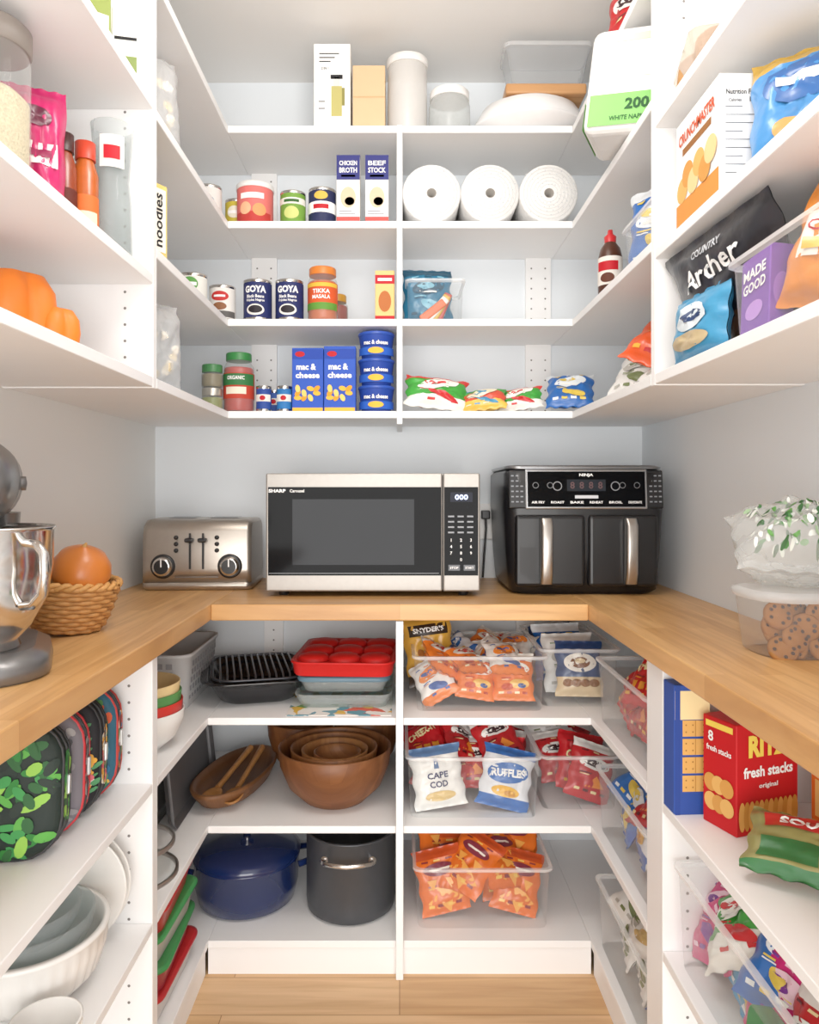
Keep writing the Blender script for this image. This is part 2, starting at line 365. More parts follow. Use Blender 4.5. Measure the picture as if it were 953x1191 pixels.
def d_ruf(mb, P, w, h):
    mb.ell(P, 0, h*.58, w*.42, h*.17, foil('#2a66b0'), .0012, rot=.15); mb.text(P, 'RUFFLES', 0, h*.58, TXW, w=w*.68, h=h*.13, off=.003, bold=.04, rot=6)
    mb.ell(P, 0, h*.28, w*.28, h*.09, foil('#e8b23e'), .0012); mb.ell(P, w*.1, h*.26, w*.12, h*.05, foil('#c98a2a'), .002)
def d_blob(a, b):
    def f(mb, P, w, h):
        fine(mb, P, w, h, a, b)
        mb.ell(P, 0, h*.62, w*.35, h*.14, foil(a), .0014, rot=.2); mb.ell(P, w*.08, h*.28, w*.26, h*.09, foil(b), .0016, rot=-.3); mb.ell(P, -w*.06, h*.64, w*.18, h*.055, foil(b), .0022); mb.rect(P, -w*.2, w*.16, h*.51, h*.54, foil('#f5f2ec'), .0028, 4)
    return f
SB = (.145, .165, .04)
KINDS = {
 'cheese': (*SB, foil('#e9772a'), d_cheese, [(.82, 1, foil('#e8e2d8'))]),
 'white_orange': (*SB, foil('#ece8e2'), d_blob('#e8802f', '#3d5ea3'), [(0, .18, foil('#e97a2d'))]),
 'nacho': (.15, .18, .036, foil('#e26a1c'), d_nacho, [(.86, 1, foil('#c2471a'))]),
 'pretz': (.15, .2, .05, foil('#d6a13e'), d_pretz, [(0, .15, foil('#3a2a1c'))]),
 'cookie': (*SB, foil('#27416f'), d_cookie, [(0, .36, foil('#d9bf96'))]),
 'cit': (*SB, foil('#c8161f'), d_cit, None),
 'red': (*SB, foil('#bf1d22'), d_red, [(.85, 1, foil('#f0ece6'))]),
 'cape': (.15, .165, .05, foil('#efede8'), d_cape, [(.86, 1, foil('#5b7eab'))]),
 'ruf': (.15, .165, .05, foil('#e4e6ea'), d_ruf, [(0, .2, foil('#2d64ad')), (.84, 1, foil('#2d64ad'))]),
 'blue': (*SB, foil('#2465b4'), d_blob('#e9eef4', '#e6c64f'), [(.85, 1, foil('#e8ecf0'))]),
 'ltblue': (*SB, foil('#3f97c6'), d_blob('#f0f3f4', '#d8b84f'), None),
 'teal': (.15, .165, .05, foil('#1d6f92'), d_blob('#174a63', '#7fb9cf'), [(.85, 1, foil('#154a63'))]),
 'pink': (*SB, foil('#cf1c70'), d_blob('#f2c9da', '#7c2f92'), None),
 'white': (*SB, foil('#eceae6'), d_blob('#b9b6ae', '#6e7a4a'), None),
 'green': (.17, .16, .05, foil('#3f9a3a'), d_blob('#f1f0e8', '#c8282c'), [(0, .3, foil('#ece9e2'))]),
 'orange': (.17, .18, .06, foil('#e5531f'), d_blob('#f3b13a', '#c01f24'), None),
 'greenwide': (.19, .11, .05, foil('#3fa03c'), d_blob('#f1f0e8', '#c8282c'), [(0, .25, foil('#ece9e2')), (.8, 1, foil('#d8352e'))]),
 'mixwide': (.14, .075, .04, foil('#d8503a'), d_blob('#f0e2c0', '#3d8ab0'), [(0, .3, foil('#e8b84a')), (.75, 1, foil('#4f9a4c'))]),
}
DESC = {'cheese': 'orange cheese snack bag', 'white_orange': 'white and orange snack bag', 'nacho': 'orange bag printed with triangular tortilla chips', 'pretz': 'gold and brown pretzel bag',
 'cookie': 'navy and tan cookie bag', 'cit': 'bright red square cracker bag', 'red': 'red chip bag with white oval', 'cape': 'white kettle chip bag with lighthouse', 'ruf': 'white and blue ridged chip bag',
 'blue': 'deep blue chip bag', 'ltblue': 'light blue snack bag', 'pink': 'magenta pink candy bag', 'white': 'white snack bag', 'green': 'green and white snack bag', 'orange': 'orange and red snack bag'}
def bin_(label, loc, w, d, h, rot=0):
    t = T('clear_bin', label, 'bin', loc, rot); r = .02; k = .003
    MB().loft([rr(w*.95, d*.95, r, 0), rr(w*.955, d*.955, r, .003), rr(w, d, r, h)], BIN, True, False, False).part('tub', t)
    MB().loft([rr(w+.002, d+.002, r, h-.009), rr(w+.012, d+.012, r, h-.005), rr(w+.012, d+.012, r, h+.001), rr(w-2*k, d-2*k, r-k, h+.001)], RIM, False, False, False).part('rim', t)
    return t
def fill(where, seq, x0, x1, y0, y1, z, cols, rows, rot=0, lean=32, s=.85, jit=22, layers=1, dz=.075):
    ax = rot != 0; i = 0; rng = random.Random(len(where)*7+len(seq))
    for la in range(layers):
        for r in range(rows):
            for c in range(cols):
                a = (c+.5+rng.uniform(-.15, .15))/cols; b = (r+.3)/rows
                if ax: y = y1+(y0-y1)*a; x = x0+(x1-x0)*b
                else: x = x0+(x1-x0)*a; y = y0+(y1-y0)*b
                k = seq[i % len(seq)]; i += 1
                lab = f'{DESC[k]} in {where}'
                ln = lean+la*24+rng.uniform(-8, 12)
                snack(k, lab, (x, y, z+.014+.008*rng.random()+la*dz), (-ln, rng.uniform(-jit, jit)*(1+la*.6), rot+rng.uniform(-12, 12)*(1+la*2.5)), lab+', any of them', s=s*rng.uniform(.92, 1.05))
# ------------------------------------------------------------ upper back, top shelf
z = ZU[3]
def d(mb, P, L, R):
    for k in range(3): mb.rect(P, -.036, .02-.012*k, .205-.011*k, .208-.011*k, TXK)
    mb.text(P, '2 IN 1', -.02, .165, TXK, w=.02, h=.007)
    mb.rect(P, -.002, .028, .03, .115, paper('#b9b06a')); mb.rect(P, .004, .022, .115, .14, paper('#d8d6d2')); mb.rect(P, -.004, .03, .135, .147, TXK); mb.rect(P, .028, .036, .06, .11, paper('#8a8346'))
    for k in range(2): mb.rect(P, -.038, -.02, .05+.02*k, .054+.02*k, paper('#8c8c8c'))
carton('tall white oil sprayer box printed with a glass bottle', 'box', (X(388, 2.13), 2.13, z), 0, .103, .09, .235, PW, d)
carton('plain tan cardboard box beside the tall white box', 'box', (X(430, 2.14), 2.14, z), 0, .092, .09, .18, paper('#d8b78e'), lambda mb, P, L, R: mb.rect(P, -.046, .046, .088, .092, paper('#c9a578')))
t = T('canister', 'tall translucent white canister, tallest item left of the lidded jar', 'canister', (X(474, 2.15), 2.15, z))
MB().lathe([(.052, 0), (.057, .006), (.057, .19), (.054, .2)], clear('#f3f1ee', .6, .3, '#efece8'), 36, c1=False).part('body', t)
MB().lathe([(.058, .198), (.06, .202), (.06, .218), (.05, .224), (0, .226)], M('#efebe6', .4), 36).part('lid', t)
jar('clear empty jar with a flat white screw lid on the top shelf', (X(523, 2.15), 2.15, z), .06, .128, None, M('#f4f2ef', .4), glass=clear('#e4e8e6', .28, .1), neck=.9, lidh=.022)
t = T('covered_dish', 'white oval platter with domed cover under a wooden board', 'dish', (X(617, 2.17), 2.185, z))
MB().lathe([(.09, 0), (.12, .006), (.168, .03), (.172, .036), (.165, .04)], M('#f3f1f0', .25), 44, sx=1.0, sy=.8, c1=False).part('dish', t)
MB().lathe([(.164, .0405), (.162, .05), (.14, .088), (.12, .098), (0, .1)], M('#f5f3f2', .25), 44, sx=1.0, sy=.8).part('lid', t)
MB().box(-.115, .115, -.055, .055, 0, .03, wood('board_wood', '#d9a873', '#c99461', 0, .6, .03), .006).one('cutting_board', 'small pale wooden board lying across the white covered dish', 'board', (X(630, 2.17), 2.15, z+.1005))
t = T('storage_box', 'clear plastic storage box with a lid on the wooden board', 'box', (X(634, 2.15), 2.15, z+.131))
MB().loft([rr(.2, .1, .02, 0), rr(.24, .12, .02, .1)], clear('#e6e9eb', .2), True, False, False).part('tub', t)
MB().loft([rr(.25, .13, .02, .1005), rr(.25, .13, .02, .112)], clear('#f2f3f4', .35), True, True, False).part('lid', t)
t = MB().box(-.09, .09, -.085, .085, 0, .22, M('#ecebe8', .5, 0, .03, 40, .3), .022, 4)
P = FR(-.085); G = M('#74b955', .5, 0, .08, 20); DG = paper('#1f4f24')
t.rect(P, -.078, .078, .012, .078, G, .001); t.text(P, '200', .022, .054, DG, w=.05, h=.024, off=.002, bold=.04); t.text(P, 'WHITE NAPKINS', .012, .026, DG, w=.09, h=.01, off=.002)
t.rect(P, -.064, .064, .185, .2, M('#bfe0b6', .5), .001); t.rect(P, -.05, .05, .11, .15, M('#d5e2d2', .5), .001)
for q in (RT(.09), LF(-.09)): t.rect(q, -.072, .072, .012, .07, G, .001)
t.one('napkin_pack', 'white and green plastic pack of napkins jutting over the shelf edge', 'napkins', (.51, 1.64, ZU[2]+.006), (0, 7, -26))
snack('red', 'red bag high on the right corner shelf above the napkin pack', (.545, 1.72, ZU[3]), (-8, 0, -50), s=1.1)
# shelf two
z = ZU[2]
def band(c1, c2):
    def f(mb, P):
        mb.rect(P, -.05, .05, .012, .03, paper(c1), .0008, 8); mb.ell(P, 0, .06, .022, .018, paper(c2), .0009); mb.rect(P, -.018, .018, .055, .064, TXW, .0014, 4)
    return f
can('small white can at the left corner of the second shelf', (-.545, 2.12, z), .035, .11, paper('#e8e4df'), band('#c7453a', '#3e6a9e'))
can('small yellow and green can behind the pink lidded tub', (-.485, 2.2, z), .034, .10, paper('#c9b53e'), band('#4d7a3a', '#e9e3cf'))
can('white lidded tub with a pink and red berry label', (X(297, 2.16), 2.16, z), .053, .125, paper('#e2706b'), lambda mb, P: (mb.rect(P, -.06, .06, .012, .04, paper('#c03a35'), .0008, 8), mb.rect(P, -.035, .035, .078, .094, TXW, .0012, 6), mb.ell(P, -.02, .05, .018, .018, paper('#f3b48a')), mb.ell(P, .022, .046, .02, .018, paper('#e99a62'))), lid=M('#f0eeea', .4), name='lidded_tub', cat='tub')
can('green vegetable can right of the pink lidded tub', (X(341, 2.14), 2.14, z), .037, .10, paper('#6f9a3c'), lambda mb, P: (mb.rect(P, -.05, .05, .06, .078, paper('#e9e5da'), .0008, 8), mb.rect(P, -.022, .022, .065, .073, paper('#2f5b28'), .0014, 5), mb.ell(P, 0, .035, .022, .018, paper('#c9d07a'))))
can('navy can with white band beside the broth cartons', (X(375, 2.14), 2.14, z), .04, .108, paper('#23284d'), lambda mb, P: (mb.rect(P, -.06, .06, .035, .066, TXW, .0008, 8), mb.rect(P, -.022, .022, .045, .058, TXR, .0014, 5), mb.ell(P, 0, .083, .02, .012, paper('#d8b24a'))))
def broth(line):
    def f(mb, P, L, R):
        mb.rect(P, -.033, .033, .125, .195, paper('#2c2f72')); mb.text(P, line[0], 0, .172, TXW, w=.05, h=.013); mb.text(P, line[1], 0, .152, TXW, w=.05, h=.015)
        mb.rect(P, -.02, .02, .133, .139, paper('#d7503e')); mb.ell(P, 0, .075, .022, .03, paper('#d8c3a2')); mb.ell(P, .004, .064, .014, .012, paper('#b98a5e')); mb.rect(P, -.033, .033, .008, .02, paper('#c9504a'))
        for k in range(2): mb.rect(P, -.026, .02-.01*k, .028+.007*k, .0305+.007*k, paper('#8a8a90'))
        mb.box(-.033, .033, -.006, .006, .195, .206, paper('#2c2f72'))
    return f
carton('white and navy chicken broth carton next to the navy can', 'carton', (X(406, 2.13), 2.13, z), 0, .066, .062, .195, PW, broth(('CHICKEN', 'BROTH')), 'broth_carton')
carton('white and navy beef stock carton beside the shelf divider', 'carton', (X(439, 2.13), 2.13, z), 0, .066, .062, .195, PW, broth(('BEEF', 'STOCK')), 'broth_carton')
tow = M('#efeeec', .85, 0, .03, 160, .9)
def towel(px, lab):
    R = .083; t = T('paper_towel_roll', lab, 'paper towel', (X(px, 2.1), 2.09, z), 0, 'paper towel rolls')
    Tm = Matrix.Translation((0, 0, R)) @ Matrix.Rotation(pi/2, 4, 'X')
    mb = MB().lathe([(.014, .002), (R*.96, 0), (R, -.006), (R, -.255), (.014, -.258), (.014, .002)], tow, 40, T=Tm, c0=False, c1=False)
    for k in range(6): mb.lathe([(.024+.0095*k, .0024), (.0255+.0095*k, .0024)], M('#d6d5d3', .9), 40, T=Tm, c0=False, c1=False)
    for k in range(70):
        a = k*2.4; r = .022+.054*((k*.37) % 1); mb.ell(FR(-.0028), r*cos(a), R+r*sin(a), .002, .0016, M('#ced1d5', .9), .0004, 1, 5)
    mb.part('roll', t); MB().lathe([(.014, .001), (.012, .001), (.012, -.255), (.014, -.255)], M('#9d9891', .9), 24, T=Tm, c0=False, c1=False).part('core_tube', t)
towel(502, 'white paper towel roll end-on, beside the shelf divider'); towel(570, 'white paper towel roll end-on, in the middle of three'); towel(638, 'white paper towel roll end-on, nearest the right corner')
# shelf three
z = ZU[1]
can('green and white can farthest left on the third shelf', (-.55, 1.97, z), .037, .09, paper('#e7e6df'), band('#4d8a3d', '#5a9a48'))
can('white can with red oval next to the navy bean cans', (X(258, 2.13), 2.14, z), .038, .105, paper('#ebe7e1'), lambda mb, P: (mb.rect(P, -.05, .05, .012, .03, paper('#5d5a58'), .0008, 8), mb.ell(P, 0, .072, .026, .014, paper('#c22f2c')), mb.rect(P, -.016, .016, .069, .075, TXW, .0016, 4), mb.ell(P, 0, .043, .02, .011, paper('#8a5a3a'))))
def goya(mb, P):
    mb.text(P, 'GOYA', 0, .088, TXW, w=.062, h=.02, bold=.045); mb.text(P, 'Black Beans', 0, .068, TXW, w=.05, h=.009); mb.text(P, 'Frijoles Negros', 0, .056, TXW, w=.052, h=.009)
    mb.ell(P, 0, .03, .026, .016, paper('#e9e6e0')); mb.ell(P, 0, .031, .02, .011, paper('#221c22'), .0018)
can('navy black bean can with white lettering, nearer the left corner', (X(300, 2.13), 2.13, z), .041, .118, paper('#222a5c'), goya, group='navy bean cans')
can('navy black bean can with white lettering, beside the sauce jar', (X(337, 2.13), 2.13, z), .041, .118, paper('#222a5c'), goya, group='navy bean cans')
jar('jar of orange simmer sauce with a yellow and green label', (X(375.5, 2.13), 2.13, z), .043, .155, M('#c25a1d', .4), M('#d8772b', .4), paper('#d5542a'), lambda mb, P: (mb.rect(P, -.055, .055, .03, .05, paper('#5b8f35'), .0008, 8), mb.rect(P, -.055, .055, .095, .106, paper('#e5b53d'), .0008, 8), mb.text(P, 'TIKKA', 0, .082, TXW, w=.05, h=.012), mb.text(P, 'MASALA', 0, .066, TXW, w=.052, h=.011)), neck=.85)
jar('dark red jar half hidden behind the orange sauce jar', (X(392, 2.25), 2.25, z), .034, .11, M('#8f2a1a', .4), M('#c08a2a', .4))
carton('slim yellow and red seasoning carton beside the divider', 'carton', (X(448, 2.13), 2.13, z), 0, .055, .06, .143, paper('#e2c07a'), lambda mb, P, L, R: (mb.rect(P, -.0275, .0275, .105, .13, TXR), mb.rect(P, -.02, .02, .113, .121, TXW, .0012), mb.ell(P, 0, .055, .018, .03, paper('#b5652f')), mb.rect(P, -.0275, .0275, 0, .014, TXR)))
bin_('small clear bin of snack packets right of the divider', (X(505, 2.18), 2.19, z), .16, .2, .115)
snack('teal', 'dark teal packet standing in the small upper bin', (X(498, 2.17), 2.17, z+.006), (-8, 0, 6), s=1.0)
for i, c in enumerate(('#d8622b', '#e9e4da', '#c9a23a', '#b03a2e')):
    MB().box(-.012, .012, -.005, .005, 0, .085, foil(c), .004).one('snack_stick', ('orange', 'white', 'yellow', 'red')[i]+' wrapped stick leaning in the small upper bin', 'snack', (X(490, 2.13)+.016*i, 2.125+.004*i, z+.008), (0, 52-10*i, 0))
t = T('syrup_bottle', 'brown and white squeeze syrup bottle with a red cap', 'bottle', (.53, 1.86, z), -30)
mb = MB().lathe([(.026, 0), (.03, .006), (.03, .1), (.024, .125), (.012, .142)], M('#4a2618', .3), 28)
mb.lathe([(.0305, .03), (.0305, .1)], paper('#e9e2da'), 28, c0=False, c1=False); mb.rect(CYL(.0307), -.028, .028, .065, .088, TXR, .0005, 6); mb.ell(CYL(.0307), 0, .047, .018, .012, paper('#5a2d1c'))
mb.part('body', t); MB().lathe([(.014, .14), (.015, .155), (.007, .162), (.006, .172), (0, .173)], M('#c8252a', .35), 20).part('cap', t)
bin_('clear bin on the right corner shelf below the napkin pack', (.615, 1.58, z), .24, .2, .11, -90)
snack('blue', 'large blue bag standing in the bin below the napkin pack', (.575, 1.63, z+.008), (-6, 0, -50), s=1.15)
snack('white', 'white bag behind the large blue bag in the corner bin', (.64, 1.52, z+.008), (-6, 0, -70), s=1.0)
# shelf four
z = ZU[0]
jar('small glass jar of green olives under an identical jar', (X(247, 2.1), 2.1, z), .03, .066, M('#8a8f4a', .4), M('#c9c4ba', .3, .8), neck=.9)
jar('small glass jar stacked on the jar of olives', (X(247, 2.1), 2.1, z+.0665), .03, .066, M('#7d6f4f', .4), M('#3d7a46', .4), neck=.9)
jar('red pasta sauce jar with a green lid on the lowest upper shelf', (X(278, 2.13), 2.13, z), .044, .17, M('#b02a1c', .35), M('#2f7a3c', .4), paper('#b83a28'), lambda mb, P: (mb.rect(P, -.06, .06, .075, .108, paper('#2d6b3a'), .0008, 8), mb.text(P, 'ORGANIC', 0, .096, TXW, w=.05, h=.011), mb.rect(P, -.03, .03, .05, .07, paper('#e8ddc8'), .0009, 6)), neck=.78, lab=(.22, .65))
for i, (px, c) in enumerate(((310, '#27448f'), (321, '#3a5ba8'), (334, '#2a6fb0'))):
    can(('navy tomato paste can nearest the red sauce jar', 'mid blue small can between two other blue cans', 'bright blue small can beside the blue pasta boxes')[i], (X(px-3, 2.12+.07*(i % 2)), 2.12+.09*(i % 2), z), .022, .075, paper(c), lambda mb, P: (mb.rect(P, -.025, .025, .03, .05, paper('#e6e2da'), .0008, 6), mb.ell(P, 0, .04, .008, .007, TXR, .0014)))
def mac(mb, P, L, R):
    mb.rect(P, -.043, .043, .15, .178, paper('#1d3fa0')); mb.ell(P, -.022, .164, .014, .008, TXR); mb.text(P, 'mac &', -.004, .128, TXW, w=.056, h=.018, bold=.035); mb.text(P, 'cheese', 0, .104, TXW, w=.068, h=.017, bold=.035)
    for k in range(9): mb.ell(P, -.028+.018*(k % 4), .04+.013*(k//3), .011, .007, paper(('#f0b43c', '#e89a22', '#f6cd6a')[k % 3]), .001+.0002*k, 2, 10, k)
    mb.rect(P, -.043, .043, 0, .012, paper('#f0b43c'))
carton('bright blue macaroni box, left one of the pair', 'box', (X(359, 2.12), 2.12, z), 0, .089, .04, .182, paper('#2b52b8'), mac, 'pasta_box')
carton('bright blue macaroni box, beside the stacked pasta cups', 'box', (X(396, 2.115), 2.115, z), 0, .09, .04, .186, paper('#2b52b8'), mac, 'pasta_box')
def cup(k, lab):
    t = T('pasta_cup', lab, 'cup', (X(438, 2.14), 2.135, z+k*.0765), 0, 'stacked pasta cups')
    R = .049; mb = MB().lathe([(R*.84, 0), (R*.86, .003), (R*1.03, .066)], paper('#1f3f98'), 36, c1=False)
    P = lambda x, zz, o: ((R*.97+o)*sin(x/R), -(R*.97+o)*cos(x/R), zz)
    mb.rect(P, -.075, .075, .008, .03, paper('#2a5cc0'), .002, 10); mb.text(P, 'mac & cheese', 0, .043, TXW, w=.07, h=.012, off=.004, bold=.03); mb.ell(P, 0, .02, .022, .009, paper('#f3b73e'), .004)
    mb.part('body', t); MB().lathe([(R*1.05, .066), (R*1.08, .068), (R*1.08, .072), (R*1.02, .075), (0, .0755)], M('#2a4fae', .35), 36).part('lid', t)
cup(0, 'blue pasta cup, lowest of the stack of three'); cup(1, 'blue pasta cup, in the middle of the stack of three'); cup(2, 'blue pasta cup, topmost of the stack of three')
snack('greenwide', 'large green, white and red bag lying right of the pasta cups', (X(508, 2.12), 2.13, z+.012), (-30, 6, 6))
snack('mixwide', 'small multicoloured bag between the two green bags', (X(562, 2.14), 2.13, z+.008), (-38, -6, -10))
snack('greenwide', 'smaller green bag beside the deep blue bag', (X(607, 2.12), 2.14, z+.01), (-34, -8, -12), s=.72)
snack('blue', 'deep blue bag slumped in the right back corner', (X(664, 2.08), 2.09, z+.012), (-48, 0, -14), s=.95)
snack('white', 'white bag leaning at the edge of the right corner shelf', (.565, 1.80, z+.008), (-45, 0, -42), s=.95)
snack('orange', 'orange and red bag lying tilted on the right corner shelf', (.56, 1.66, z+.055), (-42, 24, -40), s=.95)
snack('white', 'white bag lying beneath the tilted orange and red bag', (.585, 1.62, z+.02), (-68, 0, -40), s=1.0)
# left far shelves
def d(mb, P, w, h):
    for k in range(8): mb.ell(P, w*(.5-random.random())*.6, h*(.15+.5*random.random()), w*.09, w*.08, paper(random.choice(('#e6d9c2', '#d9c9a8', '#efe6d6'))), -.004+.0004*k)
bag(.16, .24, .08, BAGCLR, d, 2.2).one('plastic_bag', 'clear zip bag of pale snacks hanging over the second left shelf', 'bag', (-.56, 1.66, ZU[2]), (-6, 0, 50))
carton('tall yellow and black box by the left panel', 'box', (-.54, 1.545, ZU[1]), 60, .05, .1, .15, paper('#d9bd6a'), lambda mb, P, L, R: (mb.rect(P, -.02, .02, .01, .14, paper('#ece6d8')), mb.text(P, 'noodles', 0, .075, TXK, w=.11, h=.022, rot=90)))
bag(.12, .2, .08, BAGCLR, d, 3.1).one('plastic_bag', 'clear bag of crackers standing on the lowest left corner shelf', 'bag', (-.545, 1.66, ZU[0]), (-4, 0, 50))
bag(.13, .2, .07, BAGCLR, d, 4.1).one('plastic_bag', 'clear crumpled bag on the topmost left corner shelf', 'bag', (-.56, 1.62, ZU[3]), (-4, 0, 50))
# ------------------------------------------------------------ near left upper
z = 1.623
t = T('rice_canister', 'clear round jar of white rice at the left edge', 'canister', (-.64, 1.155, z), 0)
MB().lathe([(.05, 0), (.057, .006), (.058, .25), (.052, .27)], GLASS, 40, c1=False).part('body', t)
MB().lathe([(.048, .004), (.0545, .01), (.0555, .185), (.04, .2), (0, .203)], M('#d0bf9c', .8, 0, .4, 240, 1.0), 40).part('contents', t)
MB().lathe([(.056, .262), (.06, .266), (.06, .296), (.054, .302), (0, .303)], M('#8a8078', .4), 36).part('lid', t)
bag(.1, .26, .07, foil('#c2185e'), lambda mb, P, w, h: (mb.rect(P, -w*.36, w*.36, h*.45, h*.6, foil('#efe3e0'), .0012, 5), mb.rect(P, -w*.26, w*.26, h*.5, h*.55, foil('#8d1746'), .0022, 5), mb.ell(P, 0, h*.25, w*.3, h*.12, foil('#e88aa8'), .0012), mb.ell(P, 0, h*.76, w*.26, h*.07, foil('#5a1430'), .0012)), 1.9).one('pouch', 'pink stand-up pouch next to the rice canister', 'pouch', (-.62, 1.256, z), (0, 0, 28))
for i, (x, y, c, l) in enumerate(((-.60, 1.318, '#8c3a1e', 'dark red spice bottle just right of the pink pouch'), (-.575, 1.352, '#b5561f', 'rust coloured spice bottle beside the clear carafe'))):
    t = T('spice_bottle', l, 'bottle', (x, y, z), 30)
    mb = MB().lathe([(.021, 0), (.023, .005), (.023, .15), (.017, .17), (.014, .18)], M(c, .25, 0, .2, 60), 24); mb.lathe([(.0235, .03), (.0235, .11)], paper(('#5d2318', '#d9682c')[i]), 24, c0=False, c1=False); mb.rect(CYL(.0237), -.02, .02, .05, .08, paper('#e9d9b8'), .0005, 5)
    mb.part('body', t); MB().lathe([(.018, .178), (.018, .21), (0, .212)], M(('#3a1512', '#c23a20')[i], .4), 20).part('cap', t)
t = T('carafe', 'clear tall carafe standing against the left panel', 'carafe', (-.545, 1.402, z), 20)
MB().lathe([(.03, 0), (.036, .004), (.034, .12), (.03, .16), (.033, .2), (.039, .265), (.037, .265), (.031, .2), (.028, .16), (.032, .12), (.033, .008), (0, .006)], clear('#eaeeee', .11), 28).part('body', t)
mb = MB(); mb.rect(CYL(.0375), -.022, .022, .175, .235, paper('#e7e2dc'), .001, 5); mb.rect(CYL(.0375), -.014, .014, .19, .215, TXR, .002, 4); mb.part('sticker', t)
carton('green and yellow cereal box on the near left top shelf', 'box', (-.575, 1.36, 1.965), 35, .06, .1, .21, paper('#7d8a3f'), lambda mb, P, L, R: (mb.rect(P, -.026, .026, .03, .09, paper('#d8d3bf')), mb.rect(R, -.045, .045, .02, .1, paper('#b9a948')), mb.ell(R, 0, .06, .035, .03, paper('#3f7a35'))))
carton('small white box beside the green and yellow cereal box', 'box', (-.52, 1.413, 1.965), 12, .05, .05, .14, PW, lambda mb, P, L, R: (mb.rect(P, -.02, .02, .02, .05, paper('#7a8a4d')), mb.rect(P, -.02, .02, .08, .086, TXK)))
t = T('toy_pumpkin', 'small lumpy orange pumpkin ornament at the left edge', 'pumpkin', (-.622, 1.19, 1.422))
def lob(cx, cy, k, kz=1):
    sg = 60; mb = MB()
    return mb.loft([[(cx+k*r*(.82+.22*abs(cos(5*a/2)))*cos(a), cy+k*r*(.82+.22*abs(cos(5*a/2)))*sin(a), k*kz*zz) for a in (2*pi*i/sg for i in range(sg))] for r, zz in ((.035, .006), (.055, .0), (.072, .02), (.078, .05), (.074, .08), (.055, .102), (.035, .106), (.015, .098))], M('#f07a1c', .5, 0, .1), True, True)
lob(.0, 0, .85, 1.4).part('body', t); lob(-.07, -.01, .62, 1.9).part('side_lobe', t); lob(.058, .02, .5, 1.4).part('side_lobe', t)
MB().tube([(-.07, -.01, .1), (-.068, -.01, .13), (-.06, -.006, .145)], [.012, .009, .007], M('#c9691c', .5), 10).part('stem', t)
# ------------------------------------------------------------ near right upper
def d(mb, P, L, R):
    mb.rect(P, -.03, .03, .02, .175, TXW); mb.text(P, 'Nutrition Facts', 0, .165, TXK, w=.052, h=.008)
    for k in range(9): mb.rect(P, -.027, .027 if k % 3 else .0, .1415-.013*k, .1426-.013*k, TXK, .0009)
    mb.text(P, 'Calories', -.012, .152, TXK, w=.02, h=.005); mb.text(P, '130', .018, .153, TXK, w=.014, h=.008)
    mb.rect(L, -.088, .088, .0, .05, paper('#d98a3a')); mb.text(L, 'CRUNCHMASTER', 0, .16, paper('#c9491f'), w=.15, h=.02, bold=.03); mb.rect(L, -.06, .06, .13, .142, paper('#8d5a2a'))
    for k in range(6): mb.ell(L, -.06+.024*k, .07+.02*(k % 2), .024, .022, paper(('#e0a95c', '#cf8f42', '#edc58a')[k % 3]), .001+.0002*k)
carton('white and orange cracker box showing its nutrition panel', 'box', (.538, 1.25, 1.66), 0, .072, .18, .195, PW, d, 'cracker_box')
bag(.17, .2, .07, foil('#3f86c4'), lambda mb, P, w, h: (mb.ell(P, 0, h*.66, w*.36, h*.17, foil('#2a5d9e'), .0012), mb.ell(P, -w*.1, h*.3, w*.14, h*.09, foil('#c99a55'), .0012), mb.ell(P, w*.14, h*.34, w*.14, h*.09, foil('#a8763a'), .0016), mb.rect(P, -w*.22, w*.22, h*.63, h*.7, foil('#e8eef4'), .003, 4)), 6.1, [(.86, 1, foil('#c39a3c'))]).one('pouch', 'blue nut pouch near the right edge beside the cracker box', 'pouch', (.595, 1.08, 1.66), (-8, 0, -42))
t = T('takeout_container', 'clear clamshell container of pastries on the top right shelf', 'container', (.57, 1.29, 1.91), -12)
MB().loft([rr(.13, .17, .02, 0), rr(.15, .19, .02, .05)], clear('#e6dccf', .3, .1, '#e9dfd2'), True, False, False).part('tray', t); MB().loft([rr(.152, .192, .02, .05), rr(.14, .18, .02, .1), rr(.11, .15, .02, .115)], clear('#eae6e0', .35, .1), False, True, False).part('lid', t)
for i in range(4):
    MB().lathe([(.03, .0), (.036, .016), (.032, .05), (.02, .06), (0, .062)], M('#a87a48', .8, 0, .25, 50, .5), 18).one('pastry', 'round tan pastry inside the clear clamshell container', 'pastry', (.535+.065*(i % 2), 1.25+.075*(i//2), 1.914), 0, 'pastries in the clamshell container')
z = 1.422
bin_('long clear bin on the lowest near right upper shelf', (.605, .945, z), .34, .215, .115, -90)
bag(.19, .19, .07, foil('#e78a2c'), lambda mb, P, w, h: (mb.rect(P, -w*.3, w*.3, h*.3, h*.62, foil('#f3ede2'), .0012, 6), mb.text(P, 'CHEESE', 0, h*.5, TXR, w=w*.4, h=h*.08, off=.003), mb.rect(P, -w*.22, w*.22, h*.34, h*.42, foil('#e9b23e'), .003, 4)), 7.2).one('snack_bag', 'orange cheese cracker bag inside the near right upper bin', 'bag', (.555, .945, z+.012), (-12, 12, -72))
bag(.15, .16, .05, foil('#e2a03a'), d_cheese, 7.9).one('snack_bag', 'golden bag behind the orange cheese cracker bag', 'bag', (.655, .92, z+.012), (-12, 0, -80))
